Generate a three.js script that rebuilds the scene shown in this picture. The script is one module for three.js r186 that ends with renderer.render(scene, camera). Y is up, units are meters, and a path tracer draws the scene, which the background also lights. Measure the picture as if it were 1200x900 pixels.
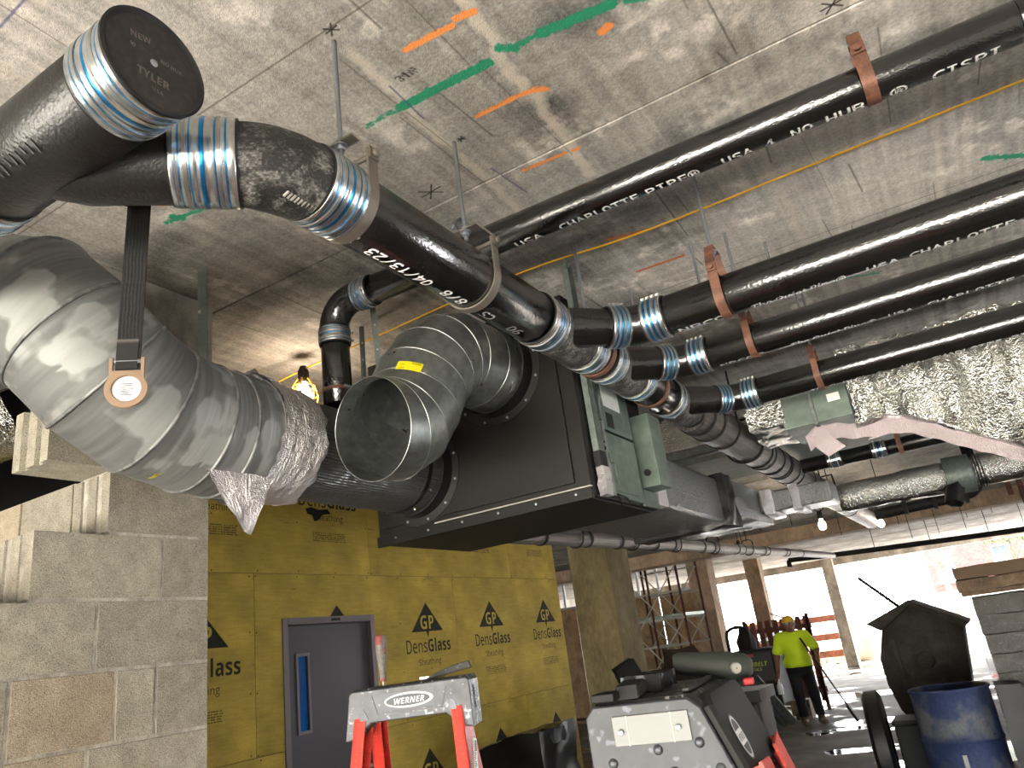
import * as THREE from 'three';
import { RoundedBoxGeometry } from 'three/addons/geometries/RoundedBoxGeometry.js';
import { mergeGeometries } from 'three/addons/utils/BufferGeometryUtils.js';
import { MarchingCubes } from 'three/addons/objects/MarchingCubes.js';

// ---------------------------------------------------------------- camera, sky, exposure
const scene = new THREE.Scene();
const camera = new THREE.PerspectiveCamera(53.9, 4 / 3, 0.02, 400);
camera.position.set(0, 1.68, 0);
camera.up.set(0.27851, 0.93423, 0.2228);
camera.lookAt(-0.45219, 1.68 + 0.33222, -0.82774);
scene.add(camera);
scene.background = new THREE.Color(0.97, 0.985, 1.0);
scene.backgroundIntensity = 9;
const sun = new THREE.DirectionalLight(0xfffaf2, 60);      // high sun ahead of the camera, outside the slab
sun.position.set(5, 40, -13); sun.target.position.set(0, 0, -5); sun.castShadow = true;
sun.shadow.mapSize.set(2048, 2048); Object.assign(sun.shadow.camera, { left: -40, right: 40, top: 40, bottom: -40, far: 120 });
scene.add(sun, sun.target);
const renderer = new THREE.WebGLRenderer({ antialias: true });
renderer.toneMapping = THREE.LinearToneMapping;
renderer.toneMappingExposure = 3.9;
renderer.shadowMap.enabled = true;

// ---------------------------------------------------------------- helpers
const V = (x, y, z) => new THREE.Vector3(x, y, z);
let seed = 7;
function rnd() { seed = (seed + 0x6D2B79F5) | 0; let t = Math.imul(seed ^ (seed >>> 15), 1 | seed); t = (t + Math.imul(t ^ (t >>> 7), 61 | t)) ^ t; return ((t ^ (t >>> 14)) >>> 0) / 4294967296; }
const rr = (a, b) => a + (b - a) * rnd();
const clamp = (v, a, b) => Math.min(b, Math.max(a, v));
const lerp = (a, b, t) => a + (b - a) * t;

// tileable value noise
const PERM = new Uint8Array(65536); { for (let i = 0; i < 65536; i++) PERM[i] = Math.floor(rnd() * 256); }
const hash = (x, y, s) => PERM[((x * 73) ^ (y * 179) ^ (s * 8191) ^ ((x * y) & 0xff) * 31) & 65535] / 255;
function vnoise(x, y, s = 0, px = 0, py = px) {
  const xi = Math.floor(x), yi = Math.floor(y), fx = x - xi, fy = y - yi;
  const u = fx * fx * (3 - 2 * fx), v = fy * fy * (3 - 2 * fy);
  const w = (i, p) => p ? ((i % p) + p) % p : i;
  const x0 = w(xi, px), x1 = w(xi + 1, px), y0 = w(yi, py), y1 = w(yi + 1, py);
  return lerp(lerp(hash(x0, y0, s), hash(x1, y0, s), u), lerp(hash(x0, y1, s), hash(x1, y1, s), u), v);
}
function fbm(x, y, oct, s = 0, px = 0, py = px) {
  let a = 0.5, t = 0, n = 0;
  for (let i = 0; i < oct; i++) { t += a * vnoise(x, y, s + i, px, py); n += a; a *= 0.5; x *= 2; y *= 2; px *= 2; py *= 2; }
  return t / n;
}
function canvasOf(w, h, fn) {           // fn(x, y) -> [r, g, b] in 0..255
  const c = document.createElement('canvas'); c.width = w; c.height = h;
  const g = c.getContext('2d');
  if (fn) {
    const im = g.createImageData(w, h), d = im.data;
    for (let y = 0, k = 0; y < h; y++) for (let x = 0; x < w; x++, k += 4) { const p = fn(x, y); d[k] = p[0]; d[k + 1] = p[1]; d[k + 2] = p[2]; d[k + 3] = 255; }
    g.putImageData(im, 0, 0);
  }
  return [c, g];
}
function tex(c, srgb = true, wrap = true) {
  const t = new THREE.CanvasTexture(c);
  if (srgb) t.colorSpace = THREE.SRGBColorSpace;
  if (wrap) t.wrapS = t.wrapT = THREE.RepeatWrapping;
  t.anisotropy = 8;
  return t;
}
function noiseTex(w, fn, srgb) { return tex(canvasOf(w, w, fn)[0], srgb); }
function rep(t, x, y = x) { const c = t.clone(); c.repeat.set(x, y); return c; }
const std = (o) => new THREE.MeshStandardMaterial(o);
const phy = (o) => new THREE.MeshPhysicalMaterial(o);

// naming
const taken = {};
function numbered(n) { if (!(n in taken)) { taken[n] = 0; return n; } return n + '_' + String(++taken[n]).padStart(3, '0'); }
function shade(m) { m.castShadow = true; m.receiveShadow = true; return m; }
function part(name, geo, mat, parent) { const m = shade(new THREE.Mesh(Array.isArray(geo) ? merge(geo) : geo, mat)); m.name = name; parent.add(m); return m; }
function thing(name, label, category, group) {
  const o = new THREE.Group(); o.name = numbered(name); o.userData = { label, category }; if (group) o.userData.group = group; scene.add(o); return o;
}
function solo(name, geo, mat, label, category, group) {
  const t = part(numbered(name), geo, mat, scene); t.userData = { label, category }; if (group) t.userData.group = group;
  settle(t); return t;
}
function struct(name, geo, mat) { const m = part(numbered(name), geo, mat, scene); m.userData.kind = 'structure'; return m; }
function structGroup(name) { const g = new THREE.Group(); g.name = numbered(name); g.userData.kind = 'structure'; scene.add(g); return g; }
// move the origin of a thing built in place to its base
function settle(t) {
  t.updateMatrixWorld(true);
  const b = new THREE.Box3().setFromObject(t), p = V((b.min.x + b.max.x) / 2, b.min.y, (b.min.z + b.max.z) / 2);
  if (t.isMesh) { t.geometry.translate(-p.x, -p.y, -p.z); t.position.add(p); for (const c of t.children) c.position.sub(p); }
  else { for (const c of t.children) c.position.sub(p); t.position.add(p); }
  return t;
}
function merge(list) {
  const l = list.map((g) => { const h = g.index ? g.toNonIndexed() : g; for (const k of Object.keys(h.attributes)) if (!['position', 'normal', 'uv'].includes(k)) h.deleteAttribute(k); return h; });
  return l.length === 1 ? l[0] : mergeGeometries(l, false);
}
// uv in metres from the dominant axis of each face
function metric(g, s = 1, ox = 0, oy = 0) {
  const h = g.index ? g.toNonIndexed() : g, p = h.attributes.position, uv = new Float32Array(p.count * 2), a = V(), b = V(), c = V(), n = V();
  for (let i = 0; i < p.count; i += 3) {
    a.fromBufferAttribute(p, i); b.fromBufferAttribute(p, i + 1); c.fromBufferAttribute(p, i + 2);
    n.copy(b).sub(a).cross(c.clone().sub(a)); const ax = Math.abs(n.x), ay = Math.abs(n.y), az = Math.abs(n.z);
    [a, b, c].forEach((q, k) => {
      const u = ax >= ay && ax >= az ? [q.z, q.y] : ay >= az ? [q.x, q.z] : [q.x, q.y];
      uv[(i + k) * 2] = (u[0] + ox) * s; uv[(i + k) * 2 + 1] = (u[1] + oy) * s;
    });
  }
  h.setAttribute('uv', new THREE.BufferAttribute(uv, 2)); return h;
}
function box(x0, x1, y0, y1, z0, z1, bev = 0) {
  const w = Math.abs(x1 - x0), h = Math.abs(y1 - y0), d = Math.abs(z1 - z0);
  const g = bev ? new RoundedBoxGeometry(w, h, d, 1, Math.min(bev, w / 2.01, h / 2.01, d / 2.01)) : new THREE.BoxGeometry(w, h, d);
  g.translate((x0 + x1) / 2, (y0 + y1) / 2, (z0 + z1) / 2); return metric(g);
}
const boxAt = (c, w, h, d, bev = 0) => box(c.x - w / 2, c.x + w / 2, c.y - h / 2, c.y + h / 2, c.z - d / 2, c.z + d / 2, bev);
// oriented box between two points
function bar(p0, p1, w, h, ref = V(0, 1, 0), bev = 0) {
  const d = p1.clone().sub(p0), L = d.length(); d.normalize();
  const e2 = d.clone().cross(ref).normalize(), e1 = e2.clone().cross(d).normalize();
  const g = metric(bev ? new RoundedBoxGeometry(L, h, w, 1, bev) : new THREE.BoxGeometry(L, h, w));
  g.applyMatrix4(new THREE.Matrix4().makeBasis(d, e1, e2).setPosition(p0.clone().add(p1).multiplyScalar(0.5))); return g;
}
function basis(dir, ref) {
  const d = dir.clone().normalize(); let r = ref || (Math.abs(d.y) > 0.9 ? V(1, 0, 0) : V(0, 1, 0));
  const e2 = d.clone().cross(r).normalize(), e1 = e2.clone().cross(d).normalize();
  return [d, e1, e2];
}
// revolve a profile [[t, r], ...] about an axis; u runs along the profile (0..1), v around
function lathe(p0, dir, prof, seg = 32, ref, crease = 0.6, metricV = 0) {
  const [d, e1, e2] = basis(dir, ref), pos = [], nor = [], uv = [], idx = [];
  const n = prof.length, segN = [], len = [0];
  for (let i = 0; i < n - 1; i++) { const dt = prof[i + 1][0] - prof[i][0], dr = prof[i + 1][1] - prof[i][1], l = Math.hypot(dt, dr) || 1e-9; segN.push([-dr / l, dt / l]); len.push(len[i] + l); }
  const tot = len[n - 1];
  for (let i = 0; i < n - 1; i++) {
    const base = pos.length / 3;
    for (let k = 0; k < 2; k++) {
      const j = i + k; let nn = segN[i]; const o = k ? segN[i + 1] : segN[i - 1];
      if (o && nn[0] * o[0] + nn[1] * o[1] > 1 - crease) { const q = [nn[0] + o[0], nn[1] + o[1]], l = Math.hypot(...q); nn = [q[0] / l, q[1] / l]; }
      for (let s = 0; s <= seg; s++) {
        const a = s / seg * Math.PI * 2, ca = Math.cos(a), sa = Math.sin(a), [t, r] = prof[j];
        for (const c of ['x', 'y', 'z']) { pos.push(p0[c] + d[c] * t + (e1[c] * ca + e2[c] * sa) * r); nor.push(d[c] * nn[0] + (e1[c] * ca + e2[c] * sa) * nn[1]); }
        uv.push(metricV ? len[j] : len[j] / tot, metricV ? s / seg * metricV : s / seg);
      }
    }
    for (let s = 0; s < seg; s++) { const a = base + s, b = a + 1, c = a + seg + 1, e = c + 1; idx.push(a, b, c, b, e, c); }
  }
  return mk(pos, nor, uv, idx);
}
function mk(pos, nor, uv, idx) {
  const g = new THREE.BufferGeometry();
  g.setAttribute('position', new THREE.Float32BufferAttribute(pos, 3));
  if (nor) g.setAttribute('normal', new THREE.Float32BufferAttribute(nor, 3));
  g.setAttribute('uv', new THREE.Float32BufferAttribute(uv || new Array(pos.length / 3 * 2).fill(0), 2));
  if (idx) g.setIndex(idx);
  if (!nor) g.computeVertexNormals();
  return g;
}
// plain rod or pipe with rounded rims and closed ends
function rod(p0, p1, r, seg = 12, r1 = r) {
  const d = p1.clone().sub(p0), L = d.length(), c = Math.min(r * 0.12, L * 0.1);
  return lathe(p0, d, [[0, 0.0001], [0, r - c], [c, r], [L - c, r1], [L, r1 - c], [L, 0.0001]], seg, null, 0.5, r * 6.28);
}
// smooth tube along points; radius number or function of 0..1
function tube(pts, r, seg = 10, div = 6, closed = false) {
  const cv = new THREE.CatmullRomCurve3(pts, closed, 'catmullrom', 0.5), n = Math.max(2, (pts.length - 1) * div), P = [], T = [];
  for (let i = 0; i <= n; i++) { P.push(cv.getPoint(i / n)); T.push(cv.getTangent(i / n).normalize()); }
  return sweep(P, r, seg, T);
}
function sweep(P, r, seg = 10, T, cap = true) {
  const n = P.length - 1; T = T || P.map((p, i) => P[Math.min(i + 1, n)].clone().sub(P[Math.max(i - 1, 0)]).normalize());
  let [, e1] = basis(T[0]); const pos = [], uv = [], idx = [], nor = []; let L = 0;
  for (let i = 0; i <= n; i++) {
    if (i) L += P[i].distanceTo(P[i - 1]);
    e1 = e1.clone().addScaledVector(T[i], -e1.dot(T[i])).normalize(); const e2 = T[i].clone().cross(e1), ra = typeof r === 'function' ? r(i / n) : r;
    for (let s = 0; s <= seg; s++) { const a = s / seg * Math.PI * 2, q = e1.clone().multiplyScalar(Math.cos(a)).addScaledVector(e2, Math.sin(a)); pos.push(P[i].x + q.x * ra, P[i].y + q.y * ra, P[i].z + q.z * ra); nor.push(q.x, q.y, q.z); uv.push(L, s / seg * ra * 6.28); }
    if (i) for (let s = 0; s < seg; s++) { const a = (i - 1) * (seg + 1) + s, b = a + 1, c = a + seg + 1, d = c + 1; idx.push(a, b, c, b, d, c); }
  }
  if (cap) for (const [i, sg] of [[0, -1], [n, 1]]) {
    const c = pos.length / 3, t = T[i].clone().multiplyScalar(sg); pos.push(P[i].x, P[i].y, P[i].z); nor.push(t.x, t.y, t.z); uv.push(0, 0);
    for (let s = 0; s <= seg; s++) { const k = (i * (seg + 1) + s) * 3; pos.push(pos[k], pos[k + 1], pos[k + 2]); nor.push(t.x, t.y, t.z); uv.push(0, 0); }
    for (let s = 0; s < seg; s++) sg > 0 ? idx.push(c, c + 1 + s, c + 2 + s) : idx.push(c, c + 2 + s, c + 1 + s);
  }
  return mk(pos, nor, uv, idx);
}
// flat band along points: width along wd, thickness th across
function band(P, wd, w, th) {
  const n = P.length - 1, pos = [], idx = [], uv = [], W = wd.clone().normalize().multiplyScalar(w / 2); let L = 0;
  for (let i = 0; i <= n; i++) {
    if (i) L += P[i].distanceTo(P[i - 1]);
    const t = P[Math.min(i + 1, n)].clone().sub(P[Math.max(i - 1, 0)]).normalize(), q = t.cross(W).normalize().multiplyScalar(th / 2);
    for (const [a, b] of [[1, 1], [-1, 1], [-1, -1], [1, -1]]) { pos.push(P[i].x + W.x * a + q.x * b, P[i].y + W.y * a + q.y * b, P[i].z + W.z * a + q.z * b); uv.push(L, a * w / 2 + b * th); }
    if (i) for (let s = 0; s < 4; s++) { const a = (i - 1) * 4 + s, b = (i - 1) * 4 + (s + 1) % 4, c = a + 4, d = b + 4; idx.push(a, c, b, b, c, d); }
  }
  idx.push(0, 1, 2, 0, 2, 3); const e = n * 4; idx.push(e, e + 2, e + 1, e, e + 3, e + 2);
  let g = mk(pos, pos.map(() => 0), uv, idx).toNonIndexed(); g.computeVertexNormals(); return g;
}
// extrude a 2D outline (array of [a, b]) along an axis frame
function extrude(out, depth, origin, ex, ey, bev = 0, holes = []) {
  const sh = new THREE.Shape(out.map((p) => new THREE.Vector2(p[0], p[1])));
  for (const h of holes) sh.holes.push(new THREE.Path(h.map((p) => new THREE.Vector2(p[0], p[1]))));
  const g = new THREE.ExtrudeGeometry(sh, { depth: depth - 2 * bev, bevelEnabled: bev > 0, bevelSize: bev, bevelThickness: bev, bevelSegments: 1, bevelOffset: -bev, curveSegments: 8 });
  g.translate(0, 0, bev);
  const ez = ex.clone().cross(ey);
  const m = metric(g); m.applyMatrix4(new THREE.Matrix4().makeBasis(ex, ey, ez).setPosition(origin)); return m;
}
const circle = (cx, cy, r, n = 16, a0 = 0, a1 = Math.PI * 2) => Array.from({ length: n }, (_, i) => { const a = a0 + (a1 - a0) * i / n; return [cx + r * Math.cos(a), cy + r * Math.sin(a)]; });
// box with subdivided, noise-puffed faces (blankets, bags)
function softBox(x0, x1, y0, y1, z0, z1, step, amp, freq, sd = 0, warp) {
  const w = x1 - x0, h = y1 - y0, d = z1 - z0;
  let g = new THREE.BoxGeometry(w, h, d, Math.max(1, Math.round(w / step)), Math.max(1, Math.round(h / step)), Math.max(1, Math.round(d / step)));
  g.translate((x0 + x1) / 2, (y0 + y1) / 2, (z0 + z1) / 2);
  const p = g.attributes.position, c = V((x0 + x1) / 2, (y0 + y1) / 2, (z0 + z1) / 2), v = V();
  for (let i = 0; i < p.count; i++) {
    v.fromBufferAttribute(p, i);
    const q = V((v.x - c.x) / (w / 2), (v.y - c.y) / (h / 2), (v.z - c.z) / (d / 2)), dir = V(Math.sign(q.x) * Math.pow(Math.abs(q.x), 6), Math.sign(q.y) * Math.pow(Math.abs(q.y), 6), Math.sign(q.z) * Math.pow(Math.abs(q.z), 6)).normalize();
    const nz = fbm(v.x * freq + v.y * 0.7 * freq + 31, v.z * freq + v.y * freq * 0.9 + 17, 3, sd) - 0.5;
    v.addScaledVector(dir, nz * 2 * amp); if (warp) warp(v);
    p.setXYZ(i, v.x, v.y, v.z);
  }
  g = metric(g); const cr = g; cr.deleteAttribute('normal'); cr.computeVertexNormals();
  return smooth(cr);
}
// average normals of coincident vertices that differ by less than ~50 degrees
function smooth(g, cosLim = 0.5) {
  const p = g.attributes.position, n = g.attributes.normal, map = new Map(), out = new Float32Array(n.count * 3);
  const key = (i) => Math.round(p.getX(i) * 20000) + '_' + Math.round(p.getY(i) * 20000) + '_' + Math.round(p.getZ(i) * 20000);
  for (let i = 0; i < p.count; i++) { const k = key(i); if (!map.has(k)) map.set(k, []); map.get(k).push(i); }
  for (const l of map.values()) for (const i of l) {
    let x = 0, y = 0, z = 0; const a = n.getX(i), b = n.getY(i), c = n.getZ(i);
    for (const j of l) { const d = n.getX(j), e = n.getY(j), f = n.getZ(j); if (a * d + b * e + c * f > cosLim) { x += d; y += e; z += f; } }
    const L = Math.hypot(x, y, z) || 1; out[i * 3] = x / L; out[i * 3 + 1] = y / L; out[i * 3 + 2] = z / L;
  }
  g.setAttribute('normal', new THREE.BufferAttribute(out, 3)); return g;
}
// mitred round duct through a polyline: one shell per piece, a bead at each joint
function mitre(P, r, seg = 40, wall = 0) {
  const n = P.length - 1, D = []; for (let i = 0; i < n; i++) D.push(P[i + 1].clone().sub(P[i]).normalize());
  const [, e1] = basis(D[0]); const rings = [];
  let f1 = e1.clone(), prev = D[0];
  const frames = D.map((d) => { const q = new THREE.Quaternion().setFromUnitVectors(prev, d); f1 = f1.clone().applyQuaternion(q); prev = d; return [f1.clone(), d.clone().cross(f1)]; });
  const ringFor = (i, k, rad) => {          // ring at joint i, along piece k
    const d = D[k], [a1, a2] = frames[k], out = [];
    const nrm = i === 0 ? D[0] : i === n ? D[n - 1] : D[i - 1].clone().add(D[i]).normalize();
    for (let s = 0; s <= seg; s++) { const a = s / seg * Math.PI * 2, q = a1.clone().multiplyScalar(Math.cos(a) * rad).addScaledVector(a2, Math.sin(a) * rad); const t = -q.dot(nrm) / d.dot(nrm); out.push(P[i].clone().add(q).addScaledVector(d, t)); }
    return out;
  };
  const shells = [], beads = [];
  for (let k = 0; k < n; k++) {
    const rad = Array.isArray(r) ? r[k] : r, make = (ra, flip) => {
      const A = ringFor(k, k, ra), B = ringFor(k + 1, k, ra), pos = [], nor = [], uv = [], idx = [], [a1, a2] = frames[k], L = P[k].distanceTo(P[k + 1]);
      for (let j = 0; j < 2; j++) for (let s = 0; s <= seg; s++) { const q = (j ? B : A)[s], a = s / seg * Math.PI * 2, nn = a1.clone().multiplyScalar(Math.cos(a)).addScaledVector(a2, Math.sin(a)).multiplyScalar(flip ? -1 : 1); pos.push(q.x, q.y, q.z); nor.push(nn.x, nn.y, nn.z); uv.push(k * 0.37 + j * L + q.clone().sub(j ? P[k + 1] : P[k]).dot(D[k]), s / seg * rad * 6.28); }
      for (let s = 0; s < seg; s++) { const a = s, b = s + 1, c = s + seg + 1, e = c + 1; flip ? idx.push(a, c, b, b, c, e) : idx.push(a, b, c, b, e, c); }
      return mk(pos, nor, uv, idx);
    };
    shells.push(wall ? merge([make(rad, false), make(rad - wall, true)]) : make(rad, false));
  }
  for (let i = 0; i <= n; i++) { const k = Math.min(i, n - 1), rad = Array.isArray(r) ? r[k] : r; const ring = ringFor(i, k, rad + 0.0005); beads.push(ring.slice(0, -1)); }
  return { shells, beads };
}
const beadGeo = (loop, r = 0.003) => { const P = loop.concat([loop[0], loop[1]]); return sweep(P, r, 6, null, false); };
// ---------------------------------------------------------------- materials
const TAU = Math.PI * 2;
const grey = (v, w = 1, c = 1) => [v * w, v, v * c];
const bumpFine = noiseTex(512, (x, y) => { const v = 255 * (0.55 * fbm(x / 8, y / 8, 3, 3, 64) + 0.45 * vnoise(x / 2, y / 2, 9, 256)); return [v, v, v]; }, false);
const bumpFoil = noiseTex(512, (x, y) => { const rg = (n) => 1 - Math.abs(2 * n - 1), a = rg(fbm(x / 32, y / 128, 3, 21, 16, 4)), b = rg(fbm(x / 32, y / 32, 3, 8, 16)), c = vnoise(x / 4, y / 4, 23, 128); const v = 255 * clamp(0.4 * a * a + 0.35 * b * b + 0.35 * c, 0, 1); return [v, v, v]; }, false);
const concTile = noiseTex(1024, (x, y) => {
  const a = fbm(x / 128, y / 128, 5, 11, 8), b = fbm(x / 16, y / 40, 3, 40, 64, 25), c = vnoise(x / 2, y / 2, 70, 512);
  const v = 160 + (a - 0.5) * 80 + (b - 0.5) * 40 + (c - 0.5) * 22; return [v, v * 0.98, v * 0.945];
});
const M = {};
M.concrete = std({ map: rep(concTile, 0.5), roughness: 0.92, bumpMap: rep(bumpFine, 1.5), bumpScale: 0.002 });
M.concreteWarm = std({ map: rep(concTile, 0.4), color: 0xe8cdb4, roughness: 0.92 });
M.concretePale = std({ map: rep(concTile, 0.5), color: 0xfff2e4, roughness: 0.95 });

// coated cast iron: near black with a soft gloss, dust and scuffs
const ironMap = noiseTex(512, (x, y) => { const a = fbm(x / 64, y / 64, 4, 91, 8), s = Math.pow(vnoise(x / 3, y / 3, 95, 171), 8), v = 11 + 8 * a + 50 * s * (a > 0.55 ? 1 : 0.1); return [v, v, v]; });
const ironRough = noiseTex(512, (x, y) => { const a = fbm(x / 50, y / 50, 4, 131, 10), v = 255 * clamp(0.3 + 0.12 * (a - 0.3) + 0.05 * vnoise(x / 3, y / 3, 141, 171), 0.1, 0.9); return [v, v, v]; }, false);
const ironBump = noiseTex(512, (x, y) => { const v = 255 * (0.6 * fbm(x / 10, y / 10, 3, 151, 51) + 0.4 * fbm(x / 40, y / 120, 2, 155, 13, 4)); return [v, v, v]; }, false);
M.iron = phy({ ior: 2.0, map: rep(ironMap, 2), roughnessMap: rep(ironRough, 2), roughness: 0.55, bumpMap: rep(ironBump, 3), bumpScale: 0.0009 });
const castMap = noiseTex(512, (x, y) => { const a = fbm(x / 52, y / 52, 5, 171, 10), b = fbm(x / 8, y / 8, 3, 181, 64), d = clamp((a - 0.4) * 2.2 + (b - 0.5) * 1.4, 0, 1), sp = Math.pow(vnoise(x / 2.5, y / 2.5, 187, 205), 10), v = 24 + 12 * b + 90 * d + 90 * sp; return [v, v * 0.98, v * 0.94]; });
M.castDusty = std({ map: rep(castMap, 4), roughness: 0.62, bumpMap: rep(ironBump, 4), bumpScale: 0.0012 });
M.rubber = std({ color: 0x0b0b0c, roughness: 0.55 });
M.plug = std({ map: rep(ironMap, 4), color: 0x9a8f88, roughness: 0.75, bumpMap: rep(ironBump, 5), bumpScale: 0.0015 });
// stainless coupling shields printed with blue rings
function shieldTex(kind) {
  const [c, g] = canvasOf(512, 512); g.fillStyle = '#c9cac8'; g.fillRect(0, 0, 512, 512);
  const st = kind === 0 ? [[0.5, 0.07], [0.18, 0.025], [0.33, 0.028], [0.68, 0.025], [0.83, 0.032]] : kind === 1 ? [[0.25, 0.11], [0.5, 0.13], [0.75, 0.11]] : [[0.5, 0.07], [0.36, 0.025], [0.64, 0.03], [0.78, 0.02]];
  for (const [u, w] of st) { g.fillStyle = '#2f93d6'; g.fillRect((u - w / 2) * 512, 0, w * 512, 512); }
  if (kind === 0) for (const u of [0.1, 0.265, 0.41, 0.585, 0.75, 0.91]) { g.fillStyle = '#2f93d6'; const y0 = rnd() * 200; g.fillRect(u * 512, y0, 5, 150 + rnd() * 150); }
  return tex(c);
}
M.shield = [0, 1, 2].map((k) => std({ map: shieldTex(k), metalness: 0.92, roughness: 0.27 }));
M.steel = std({ color: 0xb9bab8, metalness: 0.95, roughness: 0.32 });
M.zinc = std({ color: 0x9da3a8, metalness: 0.9, roughness: 0.42 });
M.hangerGrey = std({ color: 0x787168, metalness: 0.55, roughness: 0.55, bumpMap: rep(bumpFine, 8), bumpScale: 0.0004 });
const rustMap = noiseTex(256, (x, y) => { const a = fbm(x / 30, y / 30, 4, 201, 8), b = vnoise(x / 3, y / 3, 207, 85); return [92 + 70 * (a - 0.4) + 20 * b, 62 + 46 * (a - 0.4) + 14 * b, 50 + 34 * (a - 0.4) + 10 * b]; });
M.copper = std({ map: rep(rustMap, 6), metalness: 0.25, roughness: 0.6 });
// galvanised sheet
const galvMap = noiseTex(512, (x, y) => { const a = fbm(x / 20, y / 20, 3, 221, 25), b = fbm(x / 90, y / 30, 3, 227, 6, 17), v = 158 + 36 * (a - 0.5) + 46 * (b - 0.5); return [v * 0.97, v, v * 0.985]; });
const galvRough = noiseTex(512, (x, y) => { const v = 255 * (0.24 + 0.22 * fbm(x / 30, y / 30, 3, 231, 17)); return [v, v, v]; }, false);
M.galv = std({ map: rep(galvMap, 2), roughnessMap: rep(galvRough, 2), roughness: 1, metalness: 0.88 });
M.galvDull = std({ map: rep(galvMap, 2), color: 0xb8c0ba, roughness: 0.5, metalness: 0.55 });
// duct smeared with grey sealant, bare sheet showing in places
const masticFn = (x, y) => { const a = fbm(x / 100, y / 128, 4, 241, 5, 4), s = fbm(x / 10, y / 128, 3, 247, 51, 4); return [a, s]; };
const masticMap = noiseTex(512, (x, y) => { const [a, s] = masticFn(x, y), bare = clamp((a - 0.64) * 22, 0, 1), v = lerp(98 + 40 * (s - 0.5), 142 + 20 * (s - 0.5), bare); return [v * 0.985, v, v * 0.985]; });
const masticMetal = noiseTex(512, (x, y) => { const [a] = masticFn(x, y), v = 255 * (0.12 + 0.35 * clamp((a - 0.64) * 22, 0, 1)); return [v, v, v]; }, false);
const masticBump = noiseTex(512, (x, y) => { const [a, s] = masticFn(x, y), v = 255 * clamp(0.5 + 0.5 * (s - 0.5) - 0.2 * clamp((a - 0.64) * 22, 0, 1), 0, 1); return [v, v, v]; }, false);
M.mastic = std({ map: rep(masticMap, 1.3), metalnessMap: rep(masticMetal, 1.3), metalness: 0.8, roughness: 0.6, bumpMap: rep(masticBump, 1.3), bumpScale: 0.004 });
// foil facing of insulation
const scrimBump = noiseTex(512, (x, y) => { const l = 0.5 + 0.5 * Math.sin(y / 512 * TAU * 46 + 3 * fbm(x / 60, y / 60, 2, 251, 8)), w = fbm(x / 26, y / 26, 3, 257, 19), v = 255 * (0.3 * l + 0.7 * w); return [v, v, v]; }, false);
M.foil = std({ color: 0xcfcfca, metalness: 1, roughness: 0.2, bumpMap: rep(bumpFoil, 2), bumpScale: 0.011 });
M.foilTape = std({ color: 0xdcd8da, metalness: 0.9, roughness: 0.28, bumpMap: rep(bumpFoil, 5), bumpScale: 0.01 });
M.scrim = std({ color: 0x7c7e7e, metalness: 0.85, roughness: 0.36, bumpMap: rep(scrimBump, 2), bumpScale: 0.008 });
M.fibre = std({ color: 0xe9d9dd, roughness: 0.9, bumpMap: rep(bumpFoil, 6), bumpScale: 0.01 });
M.unit = std({ color: 0x100f0c, metalness: 0.35, roughness: 0.55, bumpMap: rep(bumpFine, 1), bumpScale: 0.0006 });
M.unitDark = std({ color: 0x0e0e0d, roughness: 0.5 });
M.panelMetal = std({ map: rep(galvMap, 1), color: 0xc4d4c8, metalness: 0.7, roughness: 0.42 });
M.black = std({ color: 0x060606, roughness: 0.75 });
M.blackGloss = std({ color: 0x101012, roughness: 0.3 });
M.yellow = std({ color: 0xd9a415, roughness: 0.55 });
M.white = std({ color: 0xe8e8e4, roughness: 0.6 });
M.castSoot = phy({ ior: 1.7, map: rep(ironMap, 3), roughness: 0.42, bumpMap: rep(ironBump, 4), bumpScale: 0.0015 });
M.zincDull = std({ color: 0x9a9890, roughness: 0.7 });
{ const [c, g] = canvasOf(256, 128); g.fillStyle = '#dccb12'; g.fillRect(0, 0, 256, 128); g.fillStyle = '#4a4510'; g.font = 'bold 22px sans-serif'; for (let i = 0; i < 5; i++) g.fillRect(18, 92 + i * 6, 90 + rnd() * 20, 3); g.fillRect(170, 20, 60, 5); g.fillRect(170, 32, 46, 5); g.fillRect(178, 80, 56, 6); M.sticker = std({ map: tex(c, true, false), roughness: 0.5 }); }
M.rust = std({ map: rep(rustMap, 3), color: 0xa08070, roughness: 0.85 });
M.yellowPale = std({ color: 0xc9a878, roughness: 0.6 });
M.timber = std({ map: rep(rustMap, 1.5), color: 0xf0c8a8, roughness: 0.85 });
function textMat(w, h, draw, o = {}) { const [c, g] = canvasOf(w, h); draw(g, w, h); return std(Object.assign({ map: tex(c, true, false), roughness: 0.5 }, o)); }
M.scrimPlain = std({ color: 0x7c7e7e, metalness: 0.9, roughness: 0.3, bumpMap: rep(bumpFoil, 3), bumpScale: 0.008 });
M.bagBlack = std({ color: 0x050505, roughness: 0.5 });
// ---------------------------------------------------------------- the shell
const BZ = 4.2;                                // slab edge behind the camera
const H = 3.11, JZ = -1.83;                    // ceiling height, pour joint
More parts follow.
